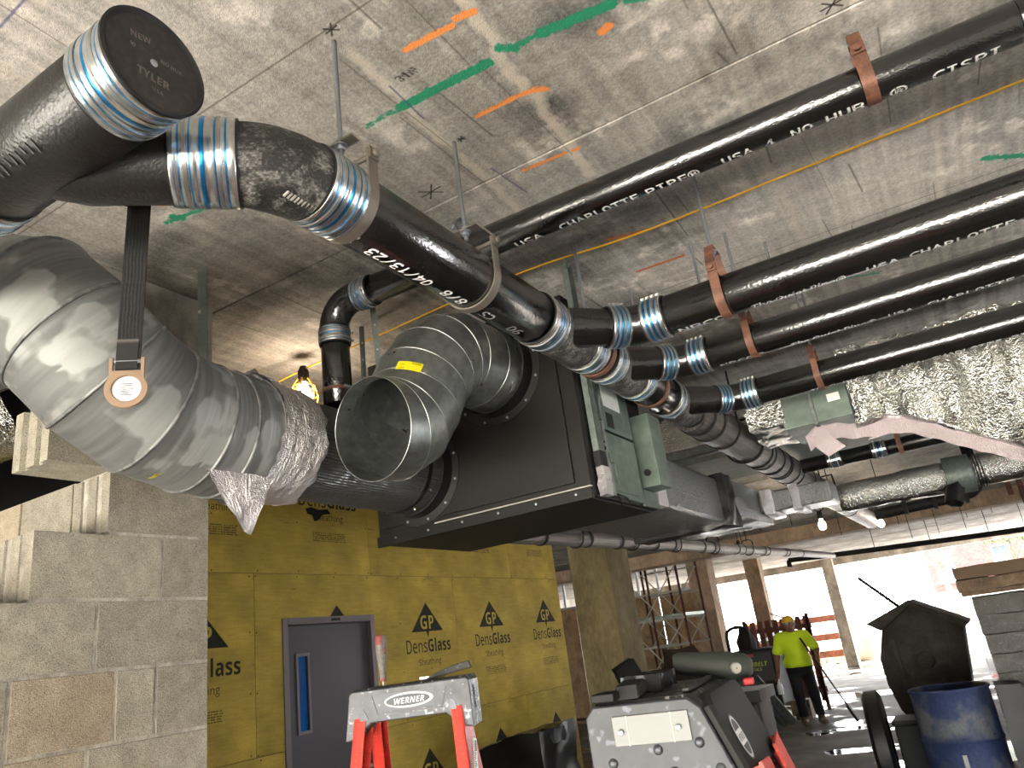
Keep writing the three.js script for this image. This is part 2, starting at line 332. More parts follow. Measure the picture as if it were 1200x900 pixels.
// near ceiling: form-board concrete with layout paint; 5.2 m square at 2048 px
const CX0 = -3, CS = 5.2, CN = 2048, K = CN / CS;
const [ceilCan, cg] = canvasOf(CN, CN, (x, y) => {
  const a = fbm(x / 300, y / 300, 5, 301), st = fbm(x / 9, y / 150, 3, 311), st2 = fbm(x / 60, y / 14, 3, 331), f = vnoise(x / 2.2, y / 2.2, 321), m = fbm(x / 70, y / 70, 4, 341);
  const white = clamp((m - 0.56) * 6, 0, 1) * clamp((fbm(x / 18, y / 18, 3, 351) - 0.45) * 5, 0, 1), dark = clamp((fbm(x / 130, y / 100, 4, 361) - 0.58) * 5, 0, 1);
  let v = 166 + (a - 0.5) * 70 + (st - 0.5) * 46 + (st2 - 0.5) * 30 + (f - 0.5) * 34 + white * 46 - dark * 46;
  return [v * 1.0, v * 0.972, v * 0.93];
});
const cX = (x) => (x - CX0) * K, cY = (z) => (z + CS) * K;
function roughStroke(pts, w, col, dens = 1) {  // spray or chalk stroke with broken edges
  for (let i = 0; i < pts.length - 1; i++) {
    const [x0, z0] = pts[i], [x1, z1] = pts[i + 1], L = Math.hypot(x1 - x0, z1 - z0), n = Math.ceil(L * 700 * dens);
    for (let k = 0; k < n; k++) { const t = rnd(), q = (rnd() + rnd() + rnd() - 1.5) / 1.5 * w / 2, nx = -(z1 - z0) / L, nz = (x1 - x0) / L, s = (0.0025 + rnd() * 0.006) * K; cg.globalAlpha = 0.35 + 0.5 * rnd(); cg.fillStyle = col; cg.fillRect(cX(x0 + (x1 - x0) * t + nx * q), cY(z0 + (z1 - z0) * t + nz * q), s * 1.6, s); }
  }
  cg.globalAlpha = 1;
}
// cement smears left along the form-board edges
for (const [x0, x1, z0, z1, w, al] of [[-0.64, -0.7, -1.15, -2.05, 0.035, 0.34], [-0.95, -0.99, -1.15, -2.1, 0.03, 0.26], [0.3, 0.28, -2.2, -4.5, 0.03, 0.25], [-0.2, -0.22, -1.9, -3.6, 0.025, 0.22], [-1.6, -1.62, -0.5, -2.6, 0.02, 0.2]]) {
  const n = 240; for (let i = 0; i < n; i++) { const t = i / n, x = lerp(x0, x1, t) + (fbm(t * 14, 3, 2, 371) - 0.5) * 0.03, z = lerp(z0, z1, t); cg.fillStyle = `rgba(206,196,180,${al * (0.4 + rnd() * 0.6)})`; cg.fillRect(cX(x - w / 2 * (0.5 + rnd())), cY(z), w * K * (0.6 + rnd() * 0.5), 9); }
}
// scratches along the boards
for (let i = 0; i < 130; i++) { const x = rr(-2.4, 1.2), z = rr(-4.2, -0.3), l = rr(0.05, 0.5); cg.strokeStyle = rnd() < 0.75 ? 'rgba(62,55,46,0.5)' : 'rgba(200,192,178,0.35)'; cg.lineWidth = 0.7 + rnd() * 1.6; cg.beginPath(); cg.moveTo(cX(x), cY(z)); cg.lineTo(cX(x + rr(-0.02, 0.02)), cY(z - l)); cg.stroke(); }
for (const z of [-1.06, -3.05, -4.27]) { cg.strokeStyle = 'rgba(60,52,44,0.55)'; cg.lineWidth = 1.6; cg.beginPath(); cg.moveTo(0, cY(z)); cg.lineTo(CN, cY(z - 0.01)); cg.stroke(); }
const GREEN = '#1d8a63', ORANGE = '#f0924a';
roughStroke([[-1.11, -1.385], [-0.98, -1.385]], 0.024, GREEN, 0.6); roughStroke([[-0.99, -1.385], [-0.70, -1.4]], 0.036, GREEN, 9);
roughStroke([[-0.665, -1.37], [-0.62, -1.41]], 0.03, GREEN, 3); roughStroke([[-0.64, -1.395], [-0.56, -1.4]], 0.02, GREEN, 1.2);
roughStroke([[-0.56, -1.4], [-0.36, -1.43]], 0.04, GREEN, 9); roughStroke([[-0.34, -1.44], [-0.28, -1.47]], 0.03, GREEN, 3);
roughStroke([[0.42, -2.92], [0.62, -3.06]], 0.04, GREEN, 4); roughStroke([[-1.9, -1.32], [-1.73, -1.35]], 0.02, GREEN, 1); roughStroke([[-1.86, -1.31], [-1.83, -1.34]], 0.05, GREEN, 4); roughStroke([[-0.16, -3.6], [0, -3.68]], 0.04, GREEN, 1);
function solid(pts, w, col) { cg.strokeStyle = col; cg.lineCap = 'round'; cg.lineWidth = w * K; cg.beginPath(); pts.forEach((p, i) => i ? cg.lineTo(cX(p[0]), cY(p[1])) : cg.moveTo(cX(p[0]), cY(p[1]))); cg.stroke(); roughStroke(pts, w * 1.3, col, 1); }
solid([[-0.84, -1.23], [-0.705, -1.24]], 0.017, ORANGE); solid([[-0.685, -1.228], [-0.64, -1.237]], 0.02, ORANGE);
solid([[-0.84, -1.55], [-0.715, -1.555]], 0.014, ORANGE); solid([[-0.7, -1.555], [-0.665, -1.562], [-0.63, -1.582]], 0.016, ORANGE);
solid([[-0.42, -1.492], [-0.4, -1.487]], 0.026, ORANGE); solid([[-0.87, -1.86], [-0.72, -1.872]], 0.01, ORANGE); solid([[-0.7, -1.876], [-0.68, -1.88]], 0.01, ORANGE);
cg.globalAlpha = 0.55; solid([[-0.85, -2.46], [-0.68, -2.51]], 0.016, '#c8683e'); solid([[-0.86, -2.8], [-0.66, -2.81]], 0.014, '#c8683e'); cg.globalAlpha = 1;
roughStroke([[-1.87, -1.2], [-1.8, -1.26]], 0.04, '#b97f4c', 1.2);
cg.strokeStyle = 'rgba(70,66,120,0.65)'; cg.lineWidth = 2; for (const l of [[[-0.94, -1.78], [-0.92, -1.97]], [[-1.5, -0.62], [-1.33, -0.61]], [[-0.95, -1.3], [-0.96, -1.46]]]) { cg.beginPath(); cg.moveTo(cX(l[0][0]), cY(l[0][1])); cg.lineTo(cX(l[1][0]), cY(l[1][1])); cg.stroke(); }
cg.save(); cg.translate(cX(-0.925), cY(-1.285)); cg.rotate(0.02); cg.fillStyle = '#141414'; cg.font = 'italic bold 13px serif'; cg.fillText('34½', 0, 0); cg.restore();
cg.strokeStyle = '#161616'; cg.lineWidth = 1.5; for (const [x, z, s] of [[-0.935, -1.07, 0.018], [-1.157, -1.754, 0.04], [0.09, -1.79, 0.03], [-0.93, -1.6, 0.012]]) for (const a of [0.1, 0.9, 2.4]) { cg.beginPath(); cg.moveTo(cX(x - Math.cos(a) * s), cY(z - Math.sin(a) * s)); cg.lineTo(cX(x + Math.cos(a) * s), cY(z + Math.sin(a) * s)); cg.stroke(); }
const ceilNear = std({ map: tex(ceilCan, true, false), roughness: 0.93, bumpMap: rep(bumpFine, 14), bumpScale: 0.002 });
function ceilBox(x0, x1, z0, z1, y = H) { const g = box(x0, x1, y, y + 0.25, z0, z1, 0.004), p = g.attributes.position, uv = g.attributes.uv; for (let i = 0; i < p.count; i++) uv.setXY(i, (p.getX(i) - CX0) / CS, -p.getZ(i) / CS); return g; }
const ceiling = structGroup('ceiling');
part('ceiling_slab', ceilBox(-3, 2.2, JZ + 0.003, 0), ceilNear, ceiling);
part('ceiling_slab', ceilBox(-3, 2.2, -5.2, JZ - 0.003), ceilNear, ceiling);
for (const [x0, x1, z0, z1] of [[-12, -3, -26, BZ], [2.2, 4.8, -26, BZ], [-3, 2.2, -26, -5.2], [-3, 2.2, 0, BZ]]) part('ceiling_slab', box(x0, x1, H, H + 0.25, z0, z1), M.concrete, ceiling);
struct('roof_slab', box(-12, 4.8, H + 0.25, H + 0.5, -26, BZ), M.concrete);
// ridges pressed by board joints on the far ceiling
for (let i = 0; i < 9; i++) part('board_ridge', box(-12, 4.8, H - 0.006, H + 0.01, -6.4 - i * 2.2, -6.375 - i * 2.2), M.concrete, ceiling);

// floor: wet, dirty slab
const FW = 1024;

const floorMap = noiseTex(FW, (x, y) => { const w = clamp((fbm(x / 128, y / 64, 5, 401, 8, 16) - 0.56) * 14, 0, 1), a = fbm(x / 40, y / 40, 4, 411, 25), v = lerp(84 + 60 * (a - 0.5), 52, w); return [v, v * 0.9, v * 0.8]; });
const floorRough = noiseTex(FW, (x, y) => { const w = clamp((fbm(x / 128, y / 64, 5, 401, 8, 16) - 0.56) * 14, 0, 1), v = 255 * lerp(0.92, 0.07, w); return [v, v, v]; }, false);
M.floor = std({ map: rep(floorMap, 0.12), roughnessMap: rep(floorRough, 0.12), roughness: 1 });
struct('floor', box(-12, 4.8, -0.25, 0, -26, BZ), M.floor);
M.outGround = std({ map: rep(concTile, 0.2), color: 0xf6f4f0, roughness: 0.9 });
M.street = std({ map: rep(concTile, 0.2), color: 0x6e6d6b, roughness: 0.95 });
struct('ground', box(-70, 60, -0.6, -0.06, -110, -26), M.street);
struct('ground_yard', box(-70, 60, -0.6, -0.06, BZ, 60), M.outGround);

// side wall and back piers
struct('wall_right', box(4.55, 4.8, 1.5, H, -5.3, -4.1), M.concrete);               // out of view; low opening beneath it added to lift the ceiling light
struct('wall_right', box(4.55, 4.8, 0, H, -22, -5.3), M.concrete);
struct('wall_right', box(4.55, 4.8, 0, H, -4.1, BZ), M.concrete);
struct('added_wall_rear', box(-12, 4.8, 1.5, H, BZ - 0.2, BZ), M.concrete);      // unseen wall added behind the camera, open below for ground bounce
for (const x of [-6.2, 3.6]) struct('column', box(x, x + 0.5, 0, H, BZ - 0.45, BZ), M.concrete);
struct('wall_far_left', box(-12.2, -12, 0, H, -26, BZ), M.concrete);

// columns
function column(x0, x1, z0, z1, m, label) {
  const c = structGroup('column');
  part('shaft', box(x0, x1, 0, H, z0, z1, 0.015), m, c);
  for (const y of [0.75, 1.98, 2.62]) part('form_ridge', box(x0 - 0.004, x1 + 0.004, y, y + 0.012, z0 - 0.004, z1 + 0.004), m, c);
  c.userData.label = label; return c;
}
M.colShadeOlive = std({ map: rep(concTile, 0.5), color: 0xa89a70, roughness: 0.9 });  // concrete darkened to olive: shade and yellow wall bounce put into the colour
column(-5.19, -4.55, -11.3, -10.5, M.colShadeOlive, 'square concrete column with form lines nearest the yellow wall');
column(-5.36, -4.9, -17.0, -16.5, M.concreteWarm, 'concrete column beside the steel scaffold');
column(-5.0, -4.63, -20.4, -20, M.concreteWarm, 'slim grey concrete column behind the red carts');
column(-4.0, -3.66, -25.7, -25.3, M.concretePale, 'pale concrete column at the bright open edge');
struct('beam', box(-12, 4.8, 2.87, H + 0.01, -14.7, -14.2, 0.01), M.concreteWarm);
struct('beam', box(-12, 4.8, 2.9, H + 0.01, -25.9, -25.5, 0.01), M.concretePale);

// far wall with a window band behind the scaffold
const farWall = structGroup('wall_back');
M.tanBoard = std({ map: rep(concTile, 0.7), color: 0xd8b890, roughness: 0.9 });
for (let i = 0; i < 6; i++) part('plywood_panel', box(-12 + i * 1.1, -12 + (i + 1) * 1.1 - 0.012, 0, 2.55, -17.62 - (i % 2) * 0.006, -17.6), M.tanBoard, farWall);
for (let i = 0; i < 14; i++) part('window_mullion', box(-12 + i * 0.5, -11.95 + i * 0.5, 2.55, H, -17.66, -17.6), M.zinc, farWall);
const winGlass = phy({ color: 0xffffff, transmission: 1, roughness: 0.05, thickness: 0 });
for (let i = 0; i < 13; i++) part('window_pane', box(-11.95 + i * 0.5, -11.5 + i * 0.5, 2.55, H, -17.634, -17.63), winGlass, farWall);
part('window_sill', box(-12, -5.4, 2.5, 2.55, -17.72, -17.55), M.zinc, farWall);

// ---------------------------------------------------------------- yellow glass-mat sheathing wall, x = -4.44
function drawLogo(g, k, x, yb) {               // x centre, yb sheet bottom in canvas px; k px per metre
  const Y = (m) => yb - m * k;
  g.fillStyle = '#1c1a0c'; g.beginPath(); g.moveTo(x, Y(0.98)); g.lineTo(x - 0.235 * k, Y(0.725)); g.lineTo(x - 0.02 * k, Y(0.725)); g.lineTo(x, Y(0.665)); g.lineTo(x + 0.02 * k, Y(0.725)); g.lineTo(x + 0.235 * k, Y(0.725)); g.closePath(); g.fill();
  g.textAlign = 'center'; g.textBaseline = 'alphabetic'; g.fillStyle = '#b09a3e'; g.font = `bold ${0.165 * k}px sans-serif`; g.fillText('GP', x, Y(0.745));
  g.fillStyle = '#1c1a0c'; const s = 0.155 * k; g.font = `${s}px sans-serif`; const w1 = g.measureText('Dens').width; g.font = `bold ${s}px sans-serif`; const w2 = g.measureText('Glass').width, sc = 0.68 * k / (w1 + w2);
  g.save(); g.translate(x - 0.34 * k, Y(0.545)); g.scale(sc, 1); g.textAlign = 'left'; g.font = `${s}px sans-serif`; g.fillText('Dens', 0, 0); g.font = `bold ${s}px sans-serif`; g.fillText('Glass', w1, 0); g.restore();
  g.globalAlpha = 0.8; g.font = `${0.075 * k}px sans-serif`; g.fillText('Sheathing', x, Y(0.435)); g.globalAlpha = 0.6;
  for (let l = 0; l < 5; l++) for (let q = 0; q < 16; q++) { const wd = (0.008 + rnd() * 0.02) * k; g.fillRect(x - 0.19 * k + q * 0.0235 * k, Y(0.335 - l * 0.016), wd, 0.007 * k); }
  g.globalAlpha = 1;
}
function sheetMat(off) {
  const k = 1024 / 2.44;
  const [c, g] = canvasOf(1024, 512, (x, y) => { const a = fbm(x / 90, y / 90, 4, 501), s = fbm(x / 40, y / 4, 2, 511), f = vnoise(x / 1.5, y / 1.5, 521), v = 1 + (a - 0.5) * 0.3 + (s - 0.5) * 0.12 + (f - 0.5) * 0.1; return [170 * v, 147 * v, 62 * v]; });
  for (const o of off) drawLogo(g, k, o * k, 512);
  g.fillStyle = 'rgba(40,30,8,0.85)'; for (let i = 0; i < 7; i++) for (const y of [8, 170, 340, 503]) { g.beginPath(); g.arc(6 + i * 168, y + rnd() * 4, 2.3, 0, 7); g.fill(); }
  g.fillStyle = 'rgba(60,48,16,0.35)'; for (let i = 0; i < 14; i++) g.fillRect(rnd() * 1024, rnd() * 512, 3 + rnd() * 22, 1 + rnd() * 2);
  return std({ map: tex(c, true, false), roughness: 0.88, bumpMap: rep(bumpFine, 3), bumpScale: 0.0012 });
}
const SH = [sheetMat([0.83, 2.0]), sheetMat([0.64, 1.82]), sheetMat([0.62, 1.78]), sheetMat([0.85, 1.97])];
const GX = -4.44, gpWall = structGroup('wall_left');
for (const b of [[0, H, -4.12, 3], [0, H, -8.55, -5.13], [2.135, H, -5.13, -4.12]]) part('stud_backing', box(GX - 0.16, GX - 0.03, ...b), M.black, gpWall);
part('room_behind', box(GX - 0.6, GX - 0.5, 0, H, -5.4, -3.9), M.black, gpWall);
part('wall_end_cap', box(GX - 0.16, GX - 0.0125, 0, H, -8.57, -8.555), M.tanBoard, gpWall);
function sheet(z0, z1, y0, y1, row0, u0, mat, cut) {   // z0 > z1; u0 where the sheet starts
  const y = y0 + 0.002, t = y1 - 0.002, a = z0 - 0.002, b = z1 + 0.002;
  const outs = cut || [[[-a, y], [-b, y], [-b, t], [-a, t]]];
  for (const o of outs) {
    const out = Array.isArray(o[0]) ? o : o.out, holes = o.holes || [];
    const g = extrude(out, 0.013, V(GX - 0.013, 0, 0), V(0, 0, -1), V(0, 1, 0), 0, holes), p = g.attributes.position, uv = g.attributes.uv;
    // extrude axis: ex x ey = +x
    for (let i = 0; i < p.count; i++) uv.setXY(i, (-p.getZ(i) + u0) / 2.44, (p.getY(i) - row0) / 1.22);
    part('sheathing_panel', g, mat, gpWall);
  }
}
const R3 = 0.02, R2 = 1.24, R1 = 2.46;
sheet(-1.43, -3.87, R2, R1, R2, -1.41, SH[0]);
// panel around the door head
{ const y = R2 + 0.002, t = R1 - 0.002; sheet(0, 0, 0, 0, R2, -3.87, SH[0], [[[3.872, y], [4.12, y], [4.12, 2.135], [5.13, 2.135], [5.13, y], [6.328, y], [6.328, t], [3.872, t]]]); }
sheet(-6.33, -8.57, R2, R1, R2, -6.33, SH[1]);
sheet(-2.69, -4.12, R3, R2, R3, -2.69, SH[2]); sheet(-5.13, -7.48, R3, R2, R3, -5.13, SH[2]); sheet(-7.48, -8.57, R3, R2, R3, -7.46, SH[2]);
{ const y = R1 + 0.002, t = H, hole = [[4.4, 2.98], [4.47, 3.0], [4.56, 2.985], [4.66, 3.0], [4.7, 2.96], [4.6, 2.945], [4.55, 2.9], [4.5, 2.88], [4.47, 2.93], [4.42, 2.94]]; sheet(0, 0, 0, 0, R1, -2.69, SH[3], [{ out: [[2.692, y], [5.128, y], [5.128, t], [2.692, t]], holes: [hole] }]); }
sheet(-5.13, -7.48, R1, H, R1, -5.13, SH[2]); sheet(-7.48, -8.57, R1, H, R1, -7.48, SH[2]);

// door
M.doorGrey = std({ color: 0x47454b, metalness: 0.25, roughness: 0.5, bumpMap: rep(bumpFine, 2), bumpScale: 0.0006 });
M.frameGrey = std({ color: 0x6b6568, metalness: 0.3, roughness: 0.5 });
const door = structGroup('door_1'); door.userData.label = 'dark grey steel door with a narrow window in the yellow wall';
const DZ0 = -4.12, DZ1 = -5.13, DT = 2.135;
for (const [a, b] of [[DZ0, DZ0 - 0.05], [DZ1 + 0.05, DZ1]]) part('door_jamb', box(GX - 0.12, GX + 0.012, 0, DT, a, b, 0.003), M.frameGrey, door);
part('door_head', box(GX - 0.12, GX + 0.012, DT - 0.05, DT, DZ0 - 0.05, DZ1 + 0.05, 0.003), M.frameGrey, door);
part('door_stop', [box(GX - 0.12, GX - 0.075, 0, DT - 0.05, DZ0 - 0.05, DZ0 - 0.065), box(GX - 0.12, GX - 0.075, 0, DT - 0.05, DZ1 + 0.05, DZ1 + 0.065), box(GX - 0.12, GX - 0.075, DT - 0.065, DT - 0.05, DZ0 - 0.05, DZ1 + 0.05)], M.frameGrey, door);
const leafX = GX - 0.03, leaf = part('door_leaf', extrude([[4.174, 0.01], [5.074, 0.01], [5.074, DT - 0.056], [4.174, DT - 0.056]], 0.045, V(leafX - 0.045, 0, 0), V(0, 0, -1), V(0, 1, 0), 0, [[[4.29, 1.34], [4.385, 1.34], [4.385, 1.86], [4.29, 1.86]]]), M.doorGrey, door);
part('window_trim', [box(leafX - 0.002, leafX + 0.01, 1.32, 1.88, -4.29, -4.268), box(leafX - 0.002, leafX + 0.01, 1.32, 1.88, -4.407, -4.385), box(leafX - 0.002, leafX + 0.01, 1.32, 1.342, -4.385, -4.29), box(leafX - 0.002, leafX + 0.01, 1.858, 1.88, -4.385, -4.29)], M.frameGrey, leaf);
const pane = part('window_pane', box(leafX - 0.02, leafX - 0.014, 1.33, 1.87, -4.395, -4.28), std({ color: 0x0e4f96, roughness: 0.25 }), leaf); pane.userData.label = 'blue filmed glass';
part('door_lever', [rod(V(leafX, 1.0, -5.0), V(leafX + 0.05, 1.0, -5.0), 0.012), bar(V(leafX + 0.05, 1.0, -5.01), V(leafX + 0.05, 1.0, -4.89), 0.015, 0.02)], M.steel, leaf);
part('head_label', box(GX + 0.012, GX + 0.014, DT - 0.035, DT - 0.015, -4.62, -4.72), M.black, door);

// ---------------------------------------------------------------- concrete block wall, x = -2.265, coursed
const cmuMap = (tone, sd) => noiseTex(512, (x, y) => { const a = fbm(x / 60, y / 60, 4, sd, 9), p = vnoise(x / 2.6, y / 2.6, sd + 9, 197), pit = Math.pow(vnoise(x / 3.2, y / 3.2, sd + 5, 160), 6), v = tone + (a - 0.5) * 34 + (p - 0.5) * 44 - pit * 60; return [v, v * 0.965, v * 0.88]; });
const cmuBump = noiseTex(512, (x, y) => { const v = 255 * clamp(0.75 - Math.pow(vnoise(x / 3.2, y / 3.2, 605, 160), 5) + 0.3 * (vnoise(x / 2, y / 2, 609, 256) - 0.5), 0, 1); return [v, v, v]; }, false);
const CM = [cmuMap(165, 601), cmuMap(157, 621), cmuMap(168, 641)].map((m, i) => std({ map: rep(m, 3), color: [0xf4f4f2, 0xececea, 0xf6ece2][i], roughness: 0.96, bumpMap: rep(cmuBump, 3), bumpScale: 0.004 }));
M.mortar = std({ map: rep(concTile, 3), color: 0xfffcf4, roughness: 0.95, bumpMap: rep(bumpFine, 8), bumpScale: 0.003 });
const WX = -2.265, WT = 0.194, C0 = 1.99 - 0.203 * 9, cmu = structGroup('wall_front_left'); cmu.userData.label = 'grey concrete block wall with stepped toothed end';
const course = (n) => C0 + n * 0.203;           // course(10) = 2.193
let bi = 0;
function block(z0, z1, n, toothed, x1 = WX) {    // z0 far (smaller), z1 near
  const y0 = course(n) + 0.005, y1 = course(n + 1) - 0.005, a = z0 + 0.005, b = z1 - 0.005, d = rr(-0.0006, 0.0008);
  let g;
  if (toothed) {                                 // flanged end: two webs with a shallow hollow between
    const X0 = x1 - WT, o = [[X0, -a], [x1, -a], [x1, -b], [x1 - 0.04, -b], [x1 - 0.046, -b + 0.016], [x1 - 0.07, -b + 0.016], [x1 - 0.075, -b + 0.002], [X0 + 0.075, -b + 0.002], [X0 + 0.07, -b + 0.016], [X0 + 0.046, -b + 0.016], [X0 + 0.04, -b], [X0, -b]];
    g = extrude(o.map((p) => [p[0] + d, p[1]]), y1 - y0, V(0, y1, 0), V(1, 0, 0), V(0, 0, -1), 0.002);
    // extrusion runs along ex x ey = +y ... from y1 upward, so shift down
    g.translate(0, -(y1 - y0), 0); g.deleteAttribute('uv'); metric(g, 1, bi * 0.37, bi * 0.21); g = metric(g, 1, bi * 0.37, bi * 0.21);
  } else g = metric(box(x1 - WT + d, x1 + d, y0, y1, a, b, 0.003), 1, bi * 0.37, bi * 0.21);
  part('block', g, CM[[0, 1, 0, 2, 1][bi++ % 5]], cmu);
}
function mortarBed(z0, z1, n) { part('mortar', box(WX - WT + 0.006, WX - 0.0025, course(n) - 0.005, course(n + 1) - 0.005, z0 + 0.004, z1 - 0.012), M.mortar, cmu); }
const rows = { 10: [-1.78, -1.40], 9: [-1.78, -1.597, -1.18], 8: [-1.78, -1.384, -0.978, -0.57], 7: [-1.78, -1.585, -1.452, -1.155, -0.75, -0.344], 6: [-1.78, -1.374, -0.968, -0.562, -0.156] };
for (let n = 0; n < 6; n++) rows[n] = n % 2 ? [-1.78, -1.577, -1.171, -0.765, -0.359, 0.047] : [-1.78, -1.374, -0.968, -0.562, -0.156];
for (const n of Object.keys(rows)) { const r = rows[n]; for (let i = 0; i < r.length - 1; i++) block(r[i], r[i + 1], +n, i === r.length - 2); mortarBed(r[0], r[r.length - 1], +n); }
block(-1.62, -1.2, 11, true);                     // overhanging block above
part('mortar', box(WX - WT + 0.006, WX - 0.004, course(11) - 0.005, course(11) + 0.005, -1.61, -1.42), M.mortar, cmu);
// return wall running back behind the step
{ let x = WX - WT; for (let n = 0; n <= 10; n++) { let a = WX - WT - (n % 2 ? 0.11 : 0.31); let prev = WX - WT; for (let k = 0; k < 6; k++) { if (n > 7) part('block', metric(box(a + 0.005, prev - 0.005, course(n) + 0.005, course(n + 1) - 0.005, -1.6, -1.4 + rr(-0.002, 0.002), 0.003), 1, k * 0.3, n * 0.2), CM[(k + n) % 3], cmu); prev = a; a -= 0.406; } } part('mortar', box(-4.44, WX - WT, 0, course(11) - 0.002, -1.598, -1.406), M.mortar, cmu); }
// cast concrete beam over the opening
struct('beam', box(-2.62, -2.262, 2.79, H + 0.01, -1.79, 3, 0.006), M.concrete);
// ---------------------------------------------------------------- drain pipes, fittings, couplings, hangers
const Xp = V(1, 0, 0), Zm = V(0, 0, -1), D45 = V(1, 0, -1).normalize(), UP = V(0, 1, 0);
function printedPipeMat(L, r, marks, flip) {   // marks: [text, u metres from start, width m, font]
  const w = 2048, h = 256, k = w / L, kv = h / (TAU * r);
  const [c, g] = canvasOf(w, h, (x, y) => { const a = fbm(x / 90, y / 30, 4, 701), s = Math.pow(vnoise(x / 3, y / 2, 705), 9), v = 11 + 8 * a + 70 * s * (a > 0.52 ? 1 : 0.1); return [v, v, v]; });
  g.fillStyle = '#f0f0ee'; g.textAlign = 'left'; g.textBaseline = 'middle';
  for (const [t, u, wd, v0, font] of marks) {
    g.save(); g.translate(u * k, (1 - v0) * h); g.font = `${font || 'bold'} 60px ${font ? 'serif' : 'monospace'}`;
    const m = g.measureText(t).width, sy = 0.034 * kv / 46;
    if (flip) { g.translate(wd * k, 0); g.scale(-wd * k / m, sy); } else g.scale(wd * k / m, -sy);
    g.fillText(t, 0, 0);
    g.restore();
    g.fillStyle = 'rgba(18,18,17,0.8)'; for (let i = 0; i < 26; i++) g.fillRect(u * k + rnd() * wd * k, (1 - v0) * h + (rnd() - 0.5) * 0.045 * kv, 1 + rnd() * 5, 1 + rnd() * 3); g.fillStyle = '#f0f0ee';
  }
  return phy({ ior: 2.0, map: tex(c, true, false), roughnessMap: rep(ironRough, 2 * L, 1), roughness: 0.55, bumpMap: rep(ironBump, 3 * L, 2), bumpScale: 0.0009 });
}
const PIPES = 'black cast iron drain pipes under the ceiling';
function pipe(p0, p1, r, label, mat) {
  const d = p1.clone().sub(p0), L = d.length(), t = 0.006;
  const g = lathe(p0, d, [[0, r - t], [0, r - 0.001], [0.001, r], [L - 0.001, r], [L, r - 0.001], [L, r - t]], 48, Math.abs(d.y) > 0.9 * L ? Xp : UP, 0.6, mat ? 0 : TAU * r);
  return solo('drain_pipe', g, mat || M.iron, label, 'pipe', PIPES);
}
function coupling(c, dir, r, len, kind, label, bands = 4, ref = UP) {
  const t = thing('pipe_coupling', label, 'coupling', 'stainless steel pipe couplings'), d = dir.clone().normalize(), p0 = c.clone().addScaledVector(d, -len / 2), R = r + 0.005, prof = [[0, r], [0, R]], n = 36;
  for (let i = 1; i < n; i++) { const u = i / n; prof.push([u * len, R + 0.0011 * (0.5 - 0.5 * Math.cos(u * TAU * 7))]); }
  prof.push([len, R], [len, r]);
  part('shield', lathe(p0, d, prof, 44, ref, 0.9), M.shield[kind], t);
  part('gasket_lip', lathe(p0.clone().addScaledVector(d, -0.004), d, [[0, r], [0, r + 0.004], [0.004, r + 0.0045]], 36, ref), M.rubber, t);
  part('gasket_lip', lathe(p0.clone().addScaledVector(d, len), d, [[0, r + 0.0045], [0.004, r + 0.004], [0.004, r]], 36, ref), M.rubber, t);
  const [, e1, e2] = basis(d, ref), a = kind === 1 ? 0.35 : 5.6;
  for (let i = 0; i < bands; i++) {
    const u = (i + 0.5) / bands * len, q = p0.clone().addScaledVector(d, u);
    const b = part('clamp_band', lathe(q.clone().addScaledVector(d, -0.0045), d, [[0, R + 0.0008], [0, R + 0.0018], [0.007, R + 0.0018], [0.007, R + 0.0008]], 40, ref), M.steel, t);
    const o = e1.clone().multiplyScalar(Math.cos(a)).addScaledVector(e2, Math.sin(a)), tn = e1.clone().multiplyScalar(-Math.sin(a)).addScaledVector(e2, Math.cos(a)), s = q.clone().addScaledVector(o, R + 0.006);
    part('screw', [bar(s.clone().addScaledVector(tn, -0.007), s.clone().addScaledVector(tn, 0.007), 0.009, 0.008, o), rod(s.clone().addScaledVector(tn, 0.006), s.clone().addScaledVector(tn, 0.017), 0.0045, 6)], M.steel, b);
  }
  return settle(t);
}
function couplingPlain(c, dir, r, len, kind, label, ref) { return coupling(c, dir, r, len, kind, label, 2, ref); }
function hanger(c, dir, r, mat, w, label, group, top = 0.055, rodX = 0) {
  const t = thing('clevis_hanger', label, 'pipe hanger', group), d = dir.clone().normalize(), s = d.clone().cross(UP).normalize(), R = r + 0.004, yb = r * 0.75 + 0.028, P = [], Y = [];
  const at = (a, b) => c.clone().addScaledVector(s, a).addScaledVector(UP, b);
  P.push(at(-R, yb + 0.012)); for (let i = 0; i <= 20; i++) { const a = Math.PI + Math.PI * i / 20; P.push(at(Math.cos(a) * R, Math.sin(a) * R)); } P.push(at(R, yb + 0.012));
  part('strap', band(P, d, w, 0.005), mat, t);
  const yt = r + top;
  Y.push(at(-R - 0.006, yb - 0.014), at(-R - 0.006, yb + 0.014), at(-R * 0.55, yt), at(R * 0.55, yt), at(R + 0.006, yb + 0.014), at(R + 0.006, yb - 0.014));
  part('yoke', band(Y, d, w * 0.95, 0.005), mat, t);
  const b = part('cross_bolt', rod(at(-R - 0.014, yb), at(R + 0.014, yb), 0.006, 8), mat, t);
  part('bolt_head', rod(at(R + 0.009, yb), at(R + 0.018, yb), 0.0105, 6), mat, b); part('nut', rod(at(-R - 0.018, yb), at(-R - 0.009, yb), 0.0105, 6), mat, b);
  const ro = part('threaded_rod', threaded(at(0, yt - 0.03), H - c.y - yt + 0.032, 0.0062), M.zinc, t);
  part('nut', merge([rod(at(0, yt - 0.016), at(0, yt - 0.004), 0.0115, 6), rod(at(0, yt - 0.005), at(0, yt - 0.0025), 0.016, 14)]), M.zinc, ro); part('nut', rod(at(0, yt + 0.004), at(0, yt + 0.014), 0.0115, 6), M.zinc, ro);
  return settle(t);
}
